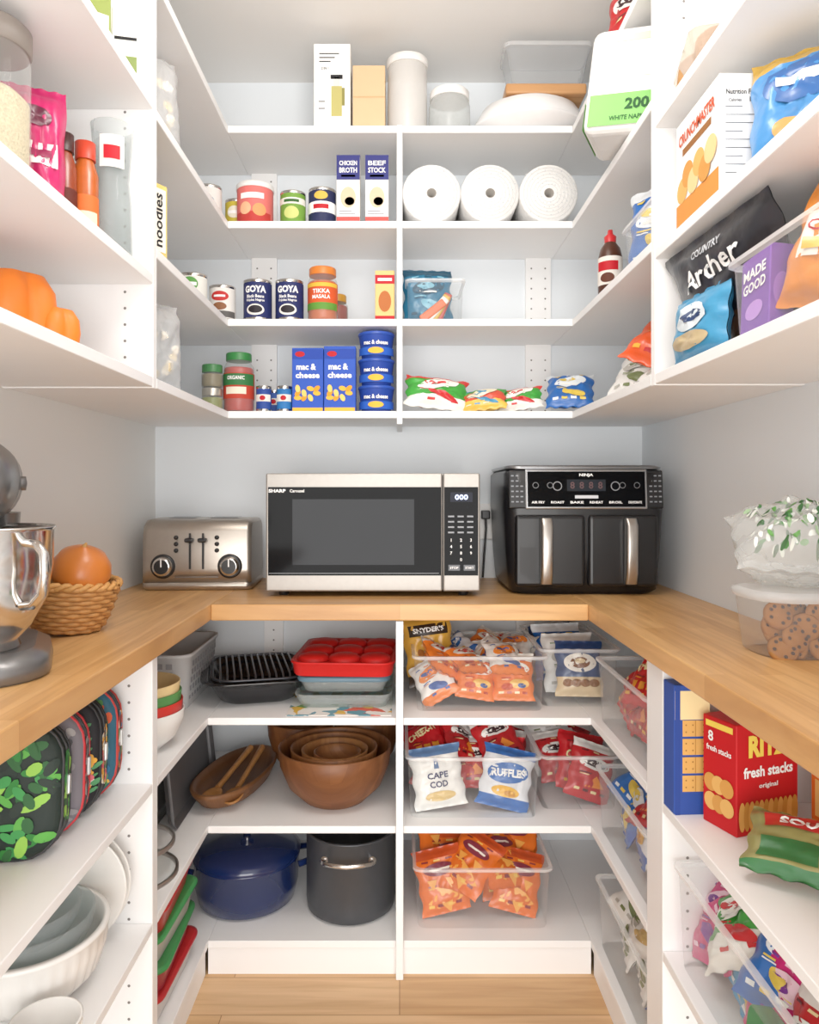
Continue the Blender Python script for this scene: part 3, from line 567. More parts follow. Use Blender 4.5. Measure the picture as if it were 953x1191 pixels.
carton('purple granola box with white lettering in the near right bin', 'box', (.53, 1.07, z+.006), (-6, 5, 2), .036, .08, .118, paper('#7a4aa6'), lambda mb, P, L, R: (mb.text(L, 'MADE', 0, .09, TXW, w=.062, h=.016, bold=.03), mb.text(L, 'GOOD', 0, .069, TXW, w=.062, h=.016, bold=.03), mb.ell(L, 0, .032, .024, .014, paper('#b88ad6')), mb.ell(P, 0, .05, .013, .026, paper('#9a6ac4'))))
bag(.19, .115, .04, foil('#3c8fbb'), lambda mb, P, w, h: (mb.ell(P, 0, h*.6, w*.3, h*.2, foil('#dfeaf0'), .0012), mb.ell(P, 0, h*.25, w*.36, h*.12, foil('#c9b48a'), .0012), mb.ell(P, w*.05, h*.6, w*.2, h*.08, foil('#27406e'), .002)), 8.3).one('snack_bag', 'teal blue bag in front of the black chip bag', 'bag', (.507, 1.25, z), (-4, 0, -86))
bag(.36, .225, .05, foil('#1f2026'), lambda mb, P, w, h: (mb.text(P, 'Archer', 0, h*.75, TXW, w=w*.56, h=h*.16, off=.003, bold=.02, rot=3), mb.text(P, 'COUNTRY', 0, h*.89, paper('#cfd3d8'), w=w*.28, h=h*.05, off=.003), mb.ell(P, 0, h*.25, w*.36, h*.14, foil('#5a3b28'), .0012)), 9.1).one('snack_bag', 'large black bag with white script on the near right shelf', 'bag', (.60, 1.215, z), (24, 0, -87))
# ------------------------------------------------------------ worktop appliances
z = .92
t = T('stand_mixer', 'silver grey stand mixer with polished bowl at the left', 'mixer', (-.655, 1.165, z), 24); t.scale = (.93, .93, .97)
G_ = M('#7b7a7a', .3, .7, .05, 30)
MB().loft([rr(.2, .32, .09, 0, 8, 0, .0), rr(.21, .33, .09, .006, 8), rr(.2, .32, .09, .03, 8), rr(.16, .26, .07, .042, 8)], G_).part('base', t)
MB().loft([rr(.1, .1, .04, .03, 6, 0, .10), rr(.085, .085, .035, .15, 6, 0, .105), rr(.1, .12, .045, .25, 6, 0, .09)], G_).part('column', t)
hd = []
for yy, a, b, zc in ((-.17, .012, .014, .30), (-.166, .038, .046, .30), (-.13, .05, .060, .302), (-.05, .055, .066, .305), (.06, .056, .066, .303), (.12, .046, .055, .298), (.14, .03, .034, .296)):
    hd.append([(a*cos(2*pi*i/28), yy, zc+b*sin(2*pi*i/28)) for i in range(28)])
MB().loft(hd, G_).part('head', t)
MB().lathe([(.024, 0), (.024, .014), (.018, .018), (0, .018)], CHROME, 24, T=Matrix.Translation((0, -.164, .30)) @ Matrix.Rotation(pi/2, 4, 'X')).part('attachment_hub', t)
mb = MB(); band_ = [(.0567*cos(2*pi*i/28), .306+.0675*sin(2*pi*i/28)) for i in range(28)]
mb.loft([[(x, -.02, q) for x, q in band_], [(x, -.008, q) for x, q in band_]], CHROME, False, False); mb.part('trim_band', t)
MB().lathe([(.018, .16), (.02, .2), (.024, .25)], CHROME, 20, (0, -.06, 0)).part('beater_shaft', t)
MB().lathe([(.055, .042), (.06, .046), (.056, .056), (.075, .075), (.1, .12), (.108, .17), (.109, .225), (.113, .23), (.111, .233), (.105, .225), (.104, .17), (.096, .12), (.07, .08), (0, .074)], CHROME, 48, (0, -.06, 0)).part('bowl', t)
a = radians(-50); ca, sa = cos(a), sin(a)
MB().tube([((r)*ca, -.06+r*sa, q) for r, q in ((.107, .21), (.135, .208), (.15, .195), (.152, .165), (.145, .135), (.125, .118), (.1, .115))], .007, CHROME, 10).part('bowl_handle', t)
MB().lathe([(.012, 0), (.012, .012), (0, .014)], G_, 16, T=Matrix.Translation((.05, .03, .30)) @ Matrix.Rotation(pi/2, 4, 'Y')).part('speed_knob', t)
# basket & onion
t = T('wicker_basket', 'small tan wicker basket holding an onion', 'basket', (-.658, 1.465, z+.003), (0, 4, 0))
wk = M('#bd8448', .65, 0, .3, 90, .4); mb = MB(); n = 72
for k in range(11):
    q = k/10; R = .058+.03*q**.7; mb.tube([((R+.0032*cos(12*a+pi*k))*cos(a), (R+.0032*cos(12*a+pi*k))*sin(a), .007+.084*q) for a in (2*pi*i/n for i in range(n))], .0052, wk, 6, True)
mb.lathe([(0, .004), (.055, .004), (.052, .006), (.08, .09)], M('#7a4e26', .8), 32, c0=False, c1=False); mb.part('body', t)
mb = MB()
for k in range(2): mb.tube([((.089+.004*cos(14*a+pi*k))*cos(a), .089*sin(a)+.004*cos(14*a+pi*k)*sin(a), .096+.005*sin(14*a+pi*k)) for a in (2*pi*i/84 for i in range(84))], .005, M('#cb9250', .6, 0, .2, 90), 6, True)
mb.part('rim', t)
t = T('onion', 'large golden brown onion resting in the wicker basket', 'onion', (-.632, 1.455, z+.082), (20, 16, 0))
MB().lathe([(.004, .002), (.022, 0), (.046, .016), (.056, .042), (.054, .06), (.042, .08), (.022, .092), (.009, .097), (.005, .1)], M('#c9702a', .32, 0, .2, 14), 36).part('bulb', t)
MB().tube([(0, 0, .096), (.001, 0, .102), (.003, .001, .107)], [.006, .004, .002], M('#b98a4e', .8)).part('stem', t)
# toaster
TS = M('#aea59b', .33, .9, .05, 60)
t = T('toaster', 'stainless steel four-slot toaster left of the microwave', 'toaster', (-.572, 2.185, z), 3)
w, dd, h = .30, .25, .2
pr = [(-dd/2, .022), (-dd/2-.002, .06), (-dd/2+.002, .165), (-dd/2+.01, .186), (-dd/2+.03, .197), (0, .2), (dd/2-.03, .197), (dd/2-.01, .186), (dd/2-.002, .165), (dd/2+.002, .06), (dd/2, .022)]
mb = MB(); sec = []
for x, s_ in ((-w/2, .94), (-w/2+.006, .985), (-w/2+.015, 1), (w/2-.015, 1), (w/2-.006, .985), (w/2, .94)): sec.append([(x, y*s_, .02+(q-.02)*s_) for y, q in pr])
mb.loft(sec, TS, True, True, True)
for k in range(4): mb.rect(lambda x, y, o: (x, y, h-.003+o), -.1 if k < 2 else .02, -.02 if k < 2 else .1, -.05+.06*(k % 2), -.02+.06*(k % 2), BLACK, .004)
P = FR(-dd/2-.002)
for x in (-.018, .018): mb.rect(P, x-.003, x+.003, .06, .16, BLACK, .003)
mb.rect(P, -.06, .06, .036, .04, M('#6c6762', .4, .6), .003)
mb.part('body', t)
MB().loft([rr(w-.01, dd-.01, .02, 0), rr(w+.004, dd+.006, .02, .006), rr(w+.004, dd+.006, .02, .02), rr(w-.006, dd-.004, .02, .024)], TS).part('base', t)
for s_ in (-1, 1):
    MB().box(s_*.018-.012, s_*.018+.012, -dd/2-.024, -dd/2-.003, .135, .147, BLACK, .004).part('lever', t)
    Tm = Matrix.Translation((s_*.092, -dd/2-.002, .068)) @ Matrix.Rotation(pi/2, 4, 'X')
    mb = MB().lathe([(.034, 0), (.034, .004), (.029, .006)], BLACK, 28, T=Tm).lathe([(.028, .004), (.025, .02), (.02, .022), (0, .022)], CHROME, 28, T=Tm).lathe([(.02, .0222), (0, .0224)], BLACK, 28, T=Tm); mb.box(s_*.092-.0015, s_*.092+.0015, -dd/2-.027, -dd/2-.02, .068, .09, TXW); mb.part('knob', t)
    for k in range(3): MB().lathe([(.006, 0), (.006, .006), (0, .007)], BLACK, 14, T=Matrix.Translation((s_*.056, -dd/2-.001, .112+.018*k)) @ Matrix.Rotation(pi/2, 4, 'X')).part('button', t)
# microwave
t = T('microwave', 'stainless steel microwave with black glass door, in the middle', 'microwave', (-.07, 1.95, z))
w, h, dd = .562, .31, .39; z0 = .014
MB().box(-w/2, w/2, .012, dd, z0, z0+h, M('#8d8a86', .4, .8), .004).part('casing', t)
xd = w/2-.098
mb = MB().box(-w/2, xd-.001, -.012, .011, z0, z0+h, BRUSH, .004); P = FR(-.012)
mb.rect(P, -w/2+.006, xd-.004, z0+.042, z0+h-.036, GLOSS, .0008); mb.rect(P, -w/2+.07, xd-.075, z0+.07, z0+h-.068, M('#14171c', .1, 0, .1, 10, spec=.14), .0014)
mb.rect(P, -w/2+.008, xd-.01, z0+.047, z0+.049, M('#5e5f63', .3), .0014)
mb.text(P, 'SHARP', -w/2+.03, z0+h-.046, TXW, w=.045, h=.009, off=.002, bold=.04); mb.text(P, 'Carousel', -w/2+.082, z0+h-.046, TXW, w=.038, h=.008, off=.002)
mb.part('door', t)
mb = MB().box(xd+.001, w/2, -.012, .011, z0, z0+h, BRUSH, .004); mb.rect(P, xd+.004, w/2-.005, z0+.042, z0+h-.036, GLOSS, .0008)
mb.rect(P, xd+.02, w/2-.02, z0+h-.075, z0+h-.05, M('#101425', .1, spec=.1), .0014); mb.text(P, '000', xd+.049, z0+h-.0625, M('#c9d8ff', .5, emit=1.5), w=.034, h=.014, off=.002, bold=.02)
for r in range(4):
    for c in range(3): mb.rect(P, xd+.014+.025*c, xd+.03+.025*c, z0+.195-.014*r, z0+.199-.014*r, paper('#9a9da3'), .0014)
for i, s_ in enumerate('1234567890'): mb.text(P, s_, xd+.022+.026*(i % 3 if i < 9 else 1), z0+.135-.017*(i//3), TXW, h=.008, off=.0018)
for c in range(2): mb.rect(P, xd+.015+.04*c, xd+.045+.04*c, z0+.055, z0+.07, M('#3a3c42', .3), .0014); mb.text(P, ('STOP', 'START')[c], xd+.03+.04*c, z0+.0625, TXW, w=.022, h=.006, off=.002)
mb.part('control_panel', t)
for x in (-.24, .24):
    for y in (.03, .35): MB().lathe([(.012, 0), (.014, .003), (.014, .0145)], BLACK, 16, (x, y, 0)).part('foot', t)
# outlet
t = T('wall_outlet', 'white wall outlet with a black plug between microwave and fryer', 'outlet', (.272, BW, 1.10))
MB().box(-.035, .035, -.006, 0, -.057, .057, M('#efeeec', .4), .003).part('cover_plate', t)
mb = MB().box(-.014, .014, -.03, -.006, .008, .036, BLACK, .004); mb.tube([(0, -.028, .01), (0, -.036, -.02), (-.004, -.034, -.08), (-.01, -.03, -.175)], .0035, BLACK, 8); mb.part('plug', t)
# air fryer
t = T('air_fryer', 'black two-drawer air fryer with silver handles', 'air fryer', (.497, 2.15, z), 0); t.scale = (1.03, 1.03, 1.03)
BB = M('#131315', .34, 0, .1, 30, 0, .1, spec=.35)
MB().loft([rr(.36, .31, .04, 0, 6), rr(.39, .335, .04, .012, 6), rr(.405, .345, .04, .1, 6), rr(.415, .352, .04, .205, 6), rr(.42, .352, .04, .225, 6), rr(.418, .345, .04, .315, 6), rr(.40, .32, .04, .326, 6)], BB).part('body', t)
MB().loft([rr(.41, .33, .04, .3265, 6), rr(.415, .335, .04, .332, 6), rr(.39, .31, .04, .337, 6)], M('#8a8b8d', .3, .9)).part('top_cover', t)
tl = Matrix.Translation((0, -.178, .222)) @ Matrix.Rotation(radians(-5), 4, 'X')
P = lambda x, q, o: tuple(tl @ Vector((x, -o, q)))
mb = MB().box(-.2, .2, -.001, .04, .002, .102, BB, .004, T=tl).box(-.158, .158, -.004, .012, 0, .104, M('#a7a8aa', .25, .9), .004, T=tl); mb.rect(P, -.152, .152, .006, .098, GLOSS, .0046)
for s_ in (-1, 1):
    for r in range(6):
        for c in range(3): mb.rect(P, s_*.179-.015+.012*c, s_*.179-.008+.012*c, .018+.0135*r, .0212+.0135*r, paper('#8d9096'), .0016)
mb.text(P, 'NINJA', .0, .088, TXW, w=.036, h=.009, off=.0056, bold=.03); mb.rect(P, -.05, .05, .047, .077, M('#20242a', .15, spec=.2), .0052)
for k in range(4): mb.text(P, '8', -.036+.024*k, .062, M('#4a2c2e', .4), h=.018, off=.0058)
for k in range(8):
    x = -.131+.0374*k
    if k not in (2, 3, 4, 5): mb.ell(P, x, .062, .008, .008, M('#6d6f73', .3), .0052, 1, 16); mb.ell(P, x, .062, .0065, .0065, GLOSS, .0056, 1, 16)
for k, s_ in enumerate(('AIR FRY', 'ROAST', 'BAKE', 'REHEAT', 'BROIL', 'DEHYDRATE')): mb.text(P, s_, -.125+.05*k, .018, TXW, w=.034, h=.006, off=.0056)
for s_ in (-1, 1): mb.ell(P, s_*.075, .06, .012, .012, M('#8e8f93', .3), .0052, 1, 16); mb.ell(P, s_*.075, .06, .010, .010, GLOSS, .0056, 1, 16)
mb.rect(P, -.03, .03, .028, .036, paper('#caccd0'), .0056); mb.part('control_panel', t)
for s_ in (-1, 1):
    mb = MB().box(s_*.094-.09, s_*.094+.09, -.188, -.16, .022, .208, BB, .01, 3); dw = mb.part('drawer', t)
    MB().loft([rr(.03, .022, .008, .032, 4, s_*.108, -.198), rr(.03, .03, .008, .06, 4, s_*.108, -.203), rr(.03, .032, .008, .18, 4, s_*.108, -.205), rr(.03, .02, .008, .2, 4, s_*.108, -.197)], STEEL).part('handle', dw)
# cookie tub + greens
t = T('cookie_tub', 'clear plastic tub of chocolate chip cookies on the worktop', 'container', (.682, 1.28, z), 0)
MB().loft([rr(.14, .13, .05, 0, 8), rr(.15, .14, .052, .004, 8), rr(.172, .16, .06, .1, 8)], clear('#f3f0ec', .1), True, False, True).part('tub', t); MB().loft([rr(.178, .166, .062, .095, 8), rr(.183, .171, .062, .1, 8), rr(.183, .171, .062, .108, 8), rr(.165, .15, .055, .111, 8)], clear('#f4f2f0', .32), True, True, True).part('lid', t)
rng = random.Random(3); ck = M('#a36d36', .8, 0, .2, 60, .5); chp = M('#3d2014', .6)
mb = MB().lathe([(0, 0), (.021, .001), (.025, .005), (.021, .01), (0, .012)], ck, 20)
for k in range(7): mb.ell(lambda x, y, o: (x, y, .0105+o), .015*cos(k*2.4), .015*sin(k*2.4), .0035, .0035, chp, .001, 1, 6)
me = mb.mesh('cookie')
for i in range(20):
    c, r = i % 5, i//5
    put(me, 'cookie', 'chocolate chip cookie in the clear tub, any of them', 'cookie', (.64+.022*c, 1.236+.012*(i % 3)+.006*r, z+.012+.018*r), (rng.uniform(50, 88), rng.uniform(-20, 20), rng.uniform(-35, 25)), 'cookies in the clear tub')
rg = random.Random(8)
def d(mb, P, w, h):
    for k in range(150): mb.ell(P, w*(rg.random()-.5)*.8, h*(.1+.62*rg.random()), w*.034, w*.016, M(('#3f7a38', '#5c9448', '#dfe3da', '#2d5c2b', '#9ab88e', '#eef0ea')[k % 6], .6), -.006+.00008*k, 2, 8, rot=rg.random()*3)
bag(.2, .15, .12, clear('#f4f6f4', .22, .12), d, 2.9, None, 28, 32, 1.1).one('plastic_bag', 'crinkled clear bag of wrapped green candies on the cookie tub', 'bag', (.672, 1.24, z+.142), (-56, 3, -14))
# ------------------------------------------------------------ lower left of back cabinet
z = ZL[0]
t = T('roasting_pan', 'black enamel roasting pan with a wire rack', 'pan', (-.40, 2.07, z), 14)
EN = M('#17171a', .22, 0, .1, 20, 0, .3)
MB().loft([rr(.18, .23, .05, 0), rr(.2, .25, .055, .006), rr(.24, .295, .06, .04), rr(.26, .32, .062, .06), rr(.30, .36, .07, .064), rr(.302, .362, .07, .069), rr(.256, .316, .06, .064), rr(.2, .25, .05, .012)], EN).part('pan', t)
mb = MB()
for k in range(12): mb.tube([(-.1+.018*k, -.14, .068), (-.1+.018*k, -.12, .077), (-.1+.018*k, .12, .077), (-.1+.018*k, .14, .068)], .0028, M('#6a6b70', .35, .6), 6)
mb.tube([(x, y, .07) for x, y, _ in rr(.24, .3, .055, 0)], .0035, M('#4a4b50', .35, .6), 6, True); mb.part('rack', t)
mb = MB().box(-.14, .125, -.165, .165, 0, .002, pattern(['#f2efe8', '#f2efe8', '#d95b45', '#f2efe8', '#e6b94a', '#f2efe8', '#5b95a6', '#7aa662'], 34, .4), .0008, 1)
mb.one('placemat', 'glossy white mat with coloured motifs under the glass dishes', 'mat', (-.145, 2.01, z))
def dish(zz, w, dd, h, lidc, lab):
    t = T('glass_dish', lab, 'dish', (-.145, 2.04, zz))
    MB().loft([rr(w*.86, dd*.86, .025, 0), rr(w*.88, dd*.88, .025, .004), rr(w, dd, .03, h), rr(w-.01, dd-.01, .028, h), rr(w*.85, dd*.85, .022, .008)], clear('#e6efec', .16), True, True, True).part('dish', t)
    if lidc: MB().loft([rr(w+.004, dd+.004, .03, h-.006), rr(w+.008, dd+.008, .03, h), rr(w, dd, .03, h+.006)], clear('#9ab8c4', .5, .2, lidc)).part('lid', t)
dish(z+.0025, .255, .3, .036, None, 'clear glass baking dish on the patterned mat'); dish(z+.041, .235, .28, .036, '#7fa3b8', 'glass dish with a grey-blue lid under the red mold')
t = T('silicone_mold', 'bright red silicone baking mold on the glass dishes', 'mold', (-.14, 2.04, z+.087), -3)
RD = M('#cb1d1a', .5, 0, .05, 20, spec=.3); mb = MB().loft([rr(.25, .3, .03, 0), rr(.255, .305, .03, .004), rr(.262, .31, .03, .03), rr(.272, .32, .035, .033), rr(.272, .32, .035, .037), rr(.245, .295, .03, .035), rr(.235, .285, .03, .03)], RD)
for i in range(3):
    for j in range(3): mb.lathe([(.042, .031), (.041, .038), (.036, .043), (.028, .046), (.014, .048), (0, .0485)], RD, 28, (-.082+.082*i, -.095+.095*j, 0))
mb.part('body', t)
z = ZL[1]
WB = wood('dark_bowl_wood', '#8a5731', '#764727', 0, .5, .012, .45, .0003, fac=.7); WD = wood('dough_bowl_wood', '#7d5230', '#6b4426', 1.4, .5, .03, .5, .0003)
mb = MB(); L, w_ = .20, .088; prof = [(.62, 0), (.8, .012), (.97, .045), (1, .056), (.93, .057), (.86, .04), (.68, .018), (.02, .014)]
mb.loft([[(w_*k*cos(a), L*k*(abs(sin(a))**.8)*(1 if sin(a) >= 0 else -1), q) for a in (2*pi*i/44 for i in range(44))] for k, q in prof], WD)
t = T('dough_bowl', 'long oval dark wooden dough bowl left of the round bowls', 'bowl', (-.455, 2.06, z), -12); mb.part('bowl', t)
SW = wood('spoon_wood', '#b9814a', '#a8733f', 0)
for i in range(2):
    t = T('wooden_spoon', ('wooden spoon lying in the dough bowl, nearer its left rim', 'wooden spoon lying in the dough bowl, nearer its right rim')[i], 'spoon', (-.475+.05*i, 2.0, z+.034), (9, 0, -14+6*i))
    mb = MB().lathe([(0, 0), (.018, .002), (.026, .012), (.024, .014), (.014, .007), (0, .006)], SW, 20, (0, -.07, 0), sy=1.5); mb.tube([(0, -.035, .012), (0, .05, .016), (0, .17, .02)], [.008, .007, .009], SW, 8); mb.part('spoon', t)
def bowl(x, y, zz, R, h, m, lab, grp='nested wooden bowls', name='wooden_bowl', th=.006, sx=1):
    return MB().lathe([(R*.5, 0), (R*.55, .004), (R*.82, h*.3), (R*.97, h*.68), (R, h*.98), (R-th*.5, h), (R-th, h*.97), (R*.97-th, h*.68), (R*.8-th, h*.32), (R*.5, th+.004), (0, th+.004)], m, 48, sx=sx).one(name, lab, 'bowl', (x, y, zz), 0, grp)
WB2 = wood('bowl_wood_mid', '#9a6338', '#86542d', .6, .5, .012, .45, .0003, fac=.7); WB3 = wood('bowl_wood_light', '#ac7442', '#986336', 1, .5, .012, .45, .0003, fac=.7)
bowl(-.175, 2.0, z, .152, .145, WB, 'largest round wooden salad bowl, holding the smaller bowls')
bowl(-.178, 2.005, z+.035, .118, .105, WB2, 'medium wooden bowl nested inside the largest salad bowl')
bowl(-.175, 1.995, z+.062, .09, .075, WB3, 'small wooden bowl nested in the medium wooden bowl'); bowl(-.168, 1.99, z+.085, .064, .045, WB2, 'smallest wooden bowl at the centre of the nest')
bowl(-.1, 2.25, z, .1, .15, WB, 'dark wooden bowl standing behind the nested salad bowls', 'spare wooden bowls at the back'); bowl(-.3, 2.24, z, .1, .14, WB, 'dark wooden bowl at the back near the dough bowl', 'spare wooden bowls at the back')
z = ZL[2]
t = T('dutch_oven', 'cobalt blue enamel dutch oven with lid on the bottom shelf', 'pot', (-.42, 2.035, z), 10)
NB = M('#152552', .15, 0, .1, 12, 0, .4)
MB().lathe([(.115, 0), (.13, .008), (.14, .05), (.142, .115), (.145, .118), (.145, .124), (.136, .124), (.13, .05), (0, .012)], NB, 48).part('pot', t)
MB().lathe([(.146, .1245), (.147, .132), (.13, .146), (.07, .160), (0, .164)], NB, 48).part('lid', t)
MB().lathe([(.01, .162), (.01, .174), (.02, .18), (.02, .188), (0, .191)], CHROME, 24).part('lid_knob', t)
for s_ in (-1, 1): MB().tube([(s_*.139, -.05, .1), (s_*.17, -.042, .105), (s_*.178, 0, .106), (s_*.17, .042, .105), (s_*.139, .05, .1)], .009, NB, 10).part('handle', t)
t = T('stock_pot', 'tall dark grey stock pot with a steel front handle', 'pot', (-.132, 2.0, z))
SP = M('#47494d', .4, .4, .1, 40)
MB().lathe([(.105, 0), (.116, .008), (.119, .03), (.119, .205), (.122, .208), (.122, .213), (.116, .213), (.115, .03), (0, .01)], SP, 48).part('pot', t)
for s_ in (-1, 1):
    mb = MB().tube([(-.06, s_*.108, .165), (-.058, s_*.135, .172), (-.03, s_*.148, .174), (0, s_*.15, .172), (.03, s_*.148, .174), (.058, s_*.135, .172), (.06, s_*.108, .165)], .006, CHROME, 10)
    for x in (-.06, .06): mb.lathe([(.012, 0), (.012, .006), (0, .008)], CHROME, 14, T=Matrix.Translation((x, s_*.1, .165)) @ Matrix.Rotation(s_*-pi/2, 4, 'X'))
    mb.part('handle', t)
# left far lower
z = ZL[0]
t = T('plastic_basket', 'grey perforated plastic basket in the left back corner', 'basket', (-.645, 2.03, z), 0); t.scale = (.95, .95, .9)
GP = M('#cacaca', .5); GH = M('#98989b', .8); mb = MB().loft([rr(.2, .3, .03, 0), rr(.205, .305, .03, .004), rr(.23, .33, .035, .15), rr(.24, .34, .035, .152), rr(.24, .34, .035, .162), rr(.224, .324, .03, .16), rr(.2, .3, .028, .008)], GP)
for r in range(5):
    for c in range(10): mb.rect(RT(.103+.0026*r), -.125+.026*c, -.108+.026*c, .025+.024*r, .04+.024*r, GH, .0022)
    for c in range(6): mb.rect(FR(-.153-.0026*r), -.075+.026*c, -.058+.026*c, .025+.024*r, .04+.024*r, GH, .0022)
mb.part('body', t)
for k, (c, l) in enumerate((('#eae8e4', 'white mixing bowl, outermost of the coloured nest'), ('#c8332b', 'red mixing bowl in the coloured nest'), ('#4f8a4a', 'green mixing bowl in the coloured nest'), ('#e6c98f', 'cream mixing bowl, innermost of the coloured nest'))):
    bowl(-.573, 1.62, z+.02*k, .098-.003*k, .085, M(c, .3), l, 'nested coloured mixing bowls', 'mixing_bowl', .003)
z = ZL[1]
def lid(x, y, zz, R, lab):
    t = T('pot_lid', lab, 'lid', (x, y, zz)); MB().lathe([(R, .0), (R, .006), (R*.8, .018), (R*.3, .028), (0, .03)], GLASS, 36, c0=False).part('glass', t)
    MB().lathe([(R+.003, 0), (R+.003, .008), (R-.004, .008), (R-.004, 0)], STEEL, 36, c0=False, c1=False).part('rim', t); MB().lathe([(.008, .028), (.008, .04), (.017, .045), (.016, .055), (0, .057)], BLACK, 20).part('knob', t)
lid(-.585, 1.6, z, .1, 'glass pot lid with black knob, lower of two'); lid(-.58, 1.61, z+.06, .085, 'glass pot lid with black knob, upper of two')
def sheet(w, dd, m): return MB().loft([rr(w*.93, dd*.95, .02, 0), rr(w*.94, dd*.96, .02, .002), rr(w, dd, .02, .02), rr(w*1.015, dd*1.01, .02, .02), rr(w*.935, dd*.955, .018, .003)], m)
sheet(.24, .40, M('#6b6a6c', .45, .4)).one('baking_sheet', 'dark baking sheet standing on edge in the left corner shelf', 'baking sheet', (-.575, 1.99, z+.123), (0, 84, 0))
sheet(.22, .36, M('#a5a3a1', .35, .8)).one('baking_sheet', 'lighter grey baking sheet standing behind the dark one', 'baking sheet', (-.63, 1.97, z+.113), (0, 84, 0))
z = ZL[2]; zz = z
for k, (c, lc, l) in enumerate((('#c9c4c0', '#b8282a', 'food tub with a red lid at the bottom of its stack'), ('#9b2b3a', '#3c8a4a', 'dark red food tub with a green lid'), ('#b5b0ac', '#3f9a52', 'grey food tub with a green lid under the topmost tub'), ('#a82c2c', '#c8302c', 'red food tub with a red lid on top of its stack'))):
    t = T('food_tub', l, 'tub', (-.59, 1.66, zz), 4*(k % 2)-2)
    MB().loft([rr(.17, .24, .03, 0), rr(.19, .27, .035, .05)], M(c, .35)).part('tub', t); MB().loft([rr(.2, .28, .035, .0505), rr(.205, .285, .035, .053), rr(.205, .285, .035, .058), rr(.19, .27, .03, .061)], M(lc, .35)).part('lid', t); zz += .0615
# ------------------------------------------------------------ lower right bins
z = ZL[0]
bin_('clear front bin of orange snack bags on the upper lower shelf', (.205, 2.045, z), .335, .33, .14)
fill('the clear bin directly under the worktop', ['white_orange', 'cheese', 'cheese', 'cheese', 'white_orange', 'cheese', 'cookie', 'white_orange', 'cheese', 'ruf'], .065, .345, 1.905, 2.18, z, 3, 4, lean=36, s=.74, jit=32, layers=2, dz=.066)
snack('pretz', 'gold pretzel bag standing tall at the left of the upper bin', (.095, 2.03, z+.03), (-14, -6, 8), s=.95)
bin_('clear bin of cookie bags in the right back corner', (.47, 2.09, z), .2, .34, .15)
fill('the clear corner bin beside the orange bags', ['cookie', 'white', 'cookie', 'blue', 'cookie', 'white'], .40, .54, 1.93, 2.24, z, 1, 5, lean=18, s=.95, jit=10)
bin_('clear bin of red cracker bags facing the aisle', (.615, 1.645, z), .38, .25, .15, -90)
fill('the aisle bin under the right worktop', ['cit', 'red', 'cit', 'cit'], .515, .70, 1.48, 1.82, z, 3, 3, -90, 22, .95, layers=2, dz=.06)
z = ZL[1]
bin_('clear front bin holding white and blue chip bags', (.188, 2.035, z), .335, .33, .155)
snack('cape', 'white lighthouse chip bag at the front of the middle bin', (.11, 1.91, z+.012), (-18, -8, 4), s=.92); snack('ruf', 'white and blue ridged chip bag at the front of the middle bin', (.262, 1.91, z+.01), (-20, 12, -4), s=.92)
fill('the middle front bin, behind the white bags', ['red', 'red', 'cit', 'red', 'red', 'red', 'cape'], .045, .335, 1.965, 2.2, z+.01, 3, 3, lean=26, s=.85, layers=2, dz=.07)
bin_('clear bin of red bags in the right corner, middle shelf', (.47, 2.09, z), .2, .34, .14)
fill('the middle corner bin', ['red', 'cit', 'red', 'white', 'red'], .40, .54, 1.93, 2.24, z, 1, 5, lean=22, s=.9)
bin_('clear aisle bin of blue chip bags on the middle right shelf', (.615, 1.645, z), .38, .25, .15, -90)
fill('the middle aisle bin at the right', ['blue', 'ruf', 'cheese', 'blue', 'red', 'cape'], .515, .70, 1.48, 1.82, z, 3, 3, -90, 22, .95, layers=2, dz=.06)
z = ZL[2]
bin_('clear bin of tortilla chip bags on the bottom shelf', (.212, 2.045, z), .345, .34, .155)
fill('the clear bin on the bottom right shelf', ['nacho'], .07, .355, 1.905, 2.2, z, 2, 4, lean=22, s=.92, jit=20, layers=2, dz=.06)
bin_('clear aisle bin of white bags on the bottom right shelf', (.615, 1.645, z), .38, .25, .16, -90)
fill('the bottom aisle bin at the right', ['white', 'white', 'green', 'white', 'cape', 'blue'], .515, .70, 1.48, 1.82, z, 3, 3, -90, 22, .95, layers=2, dz=.06)
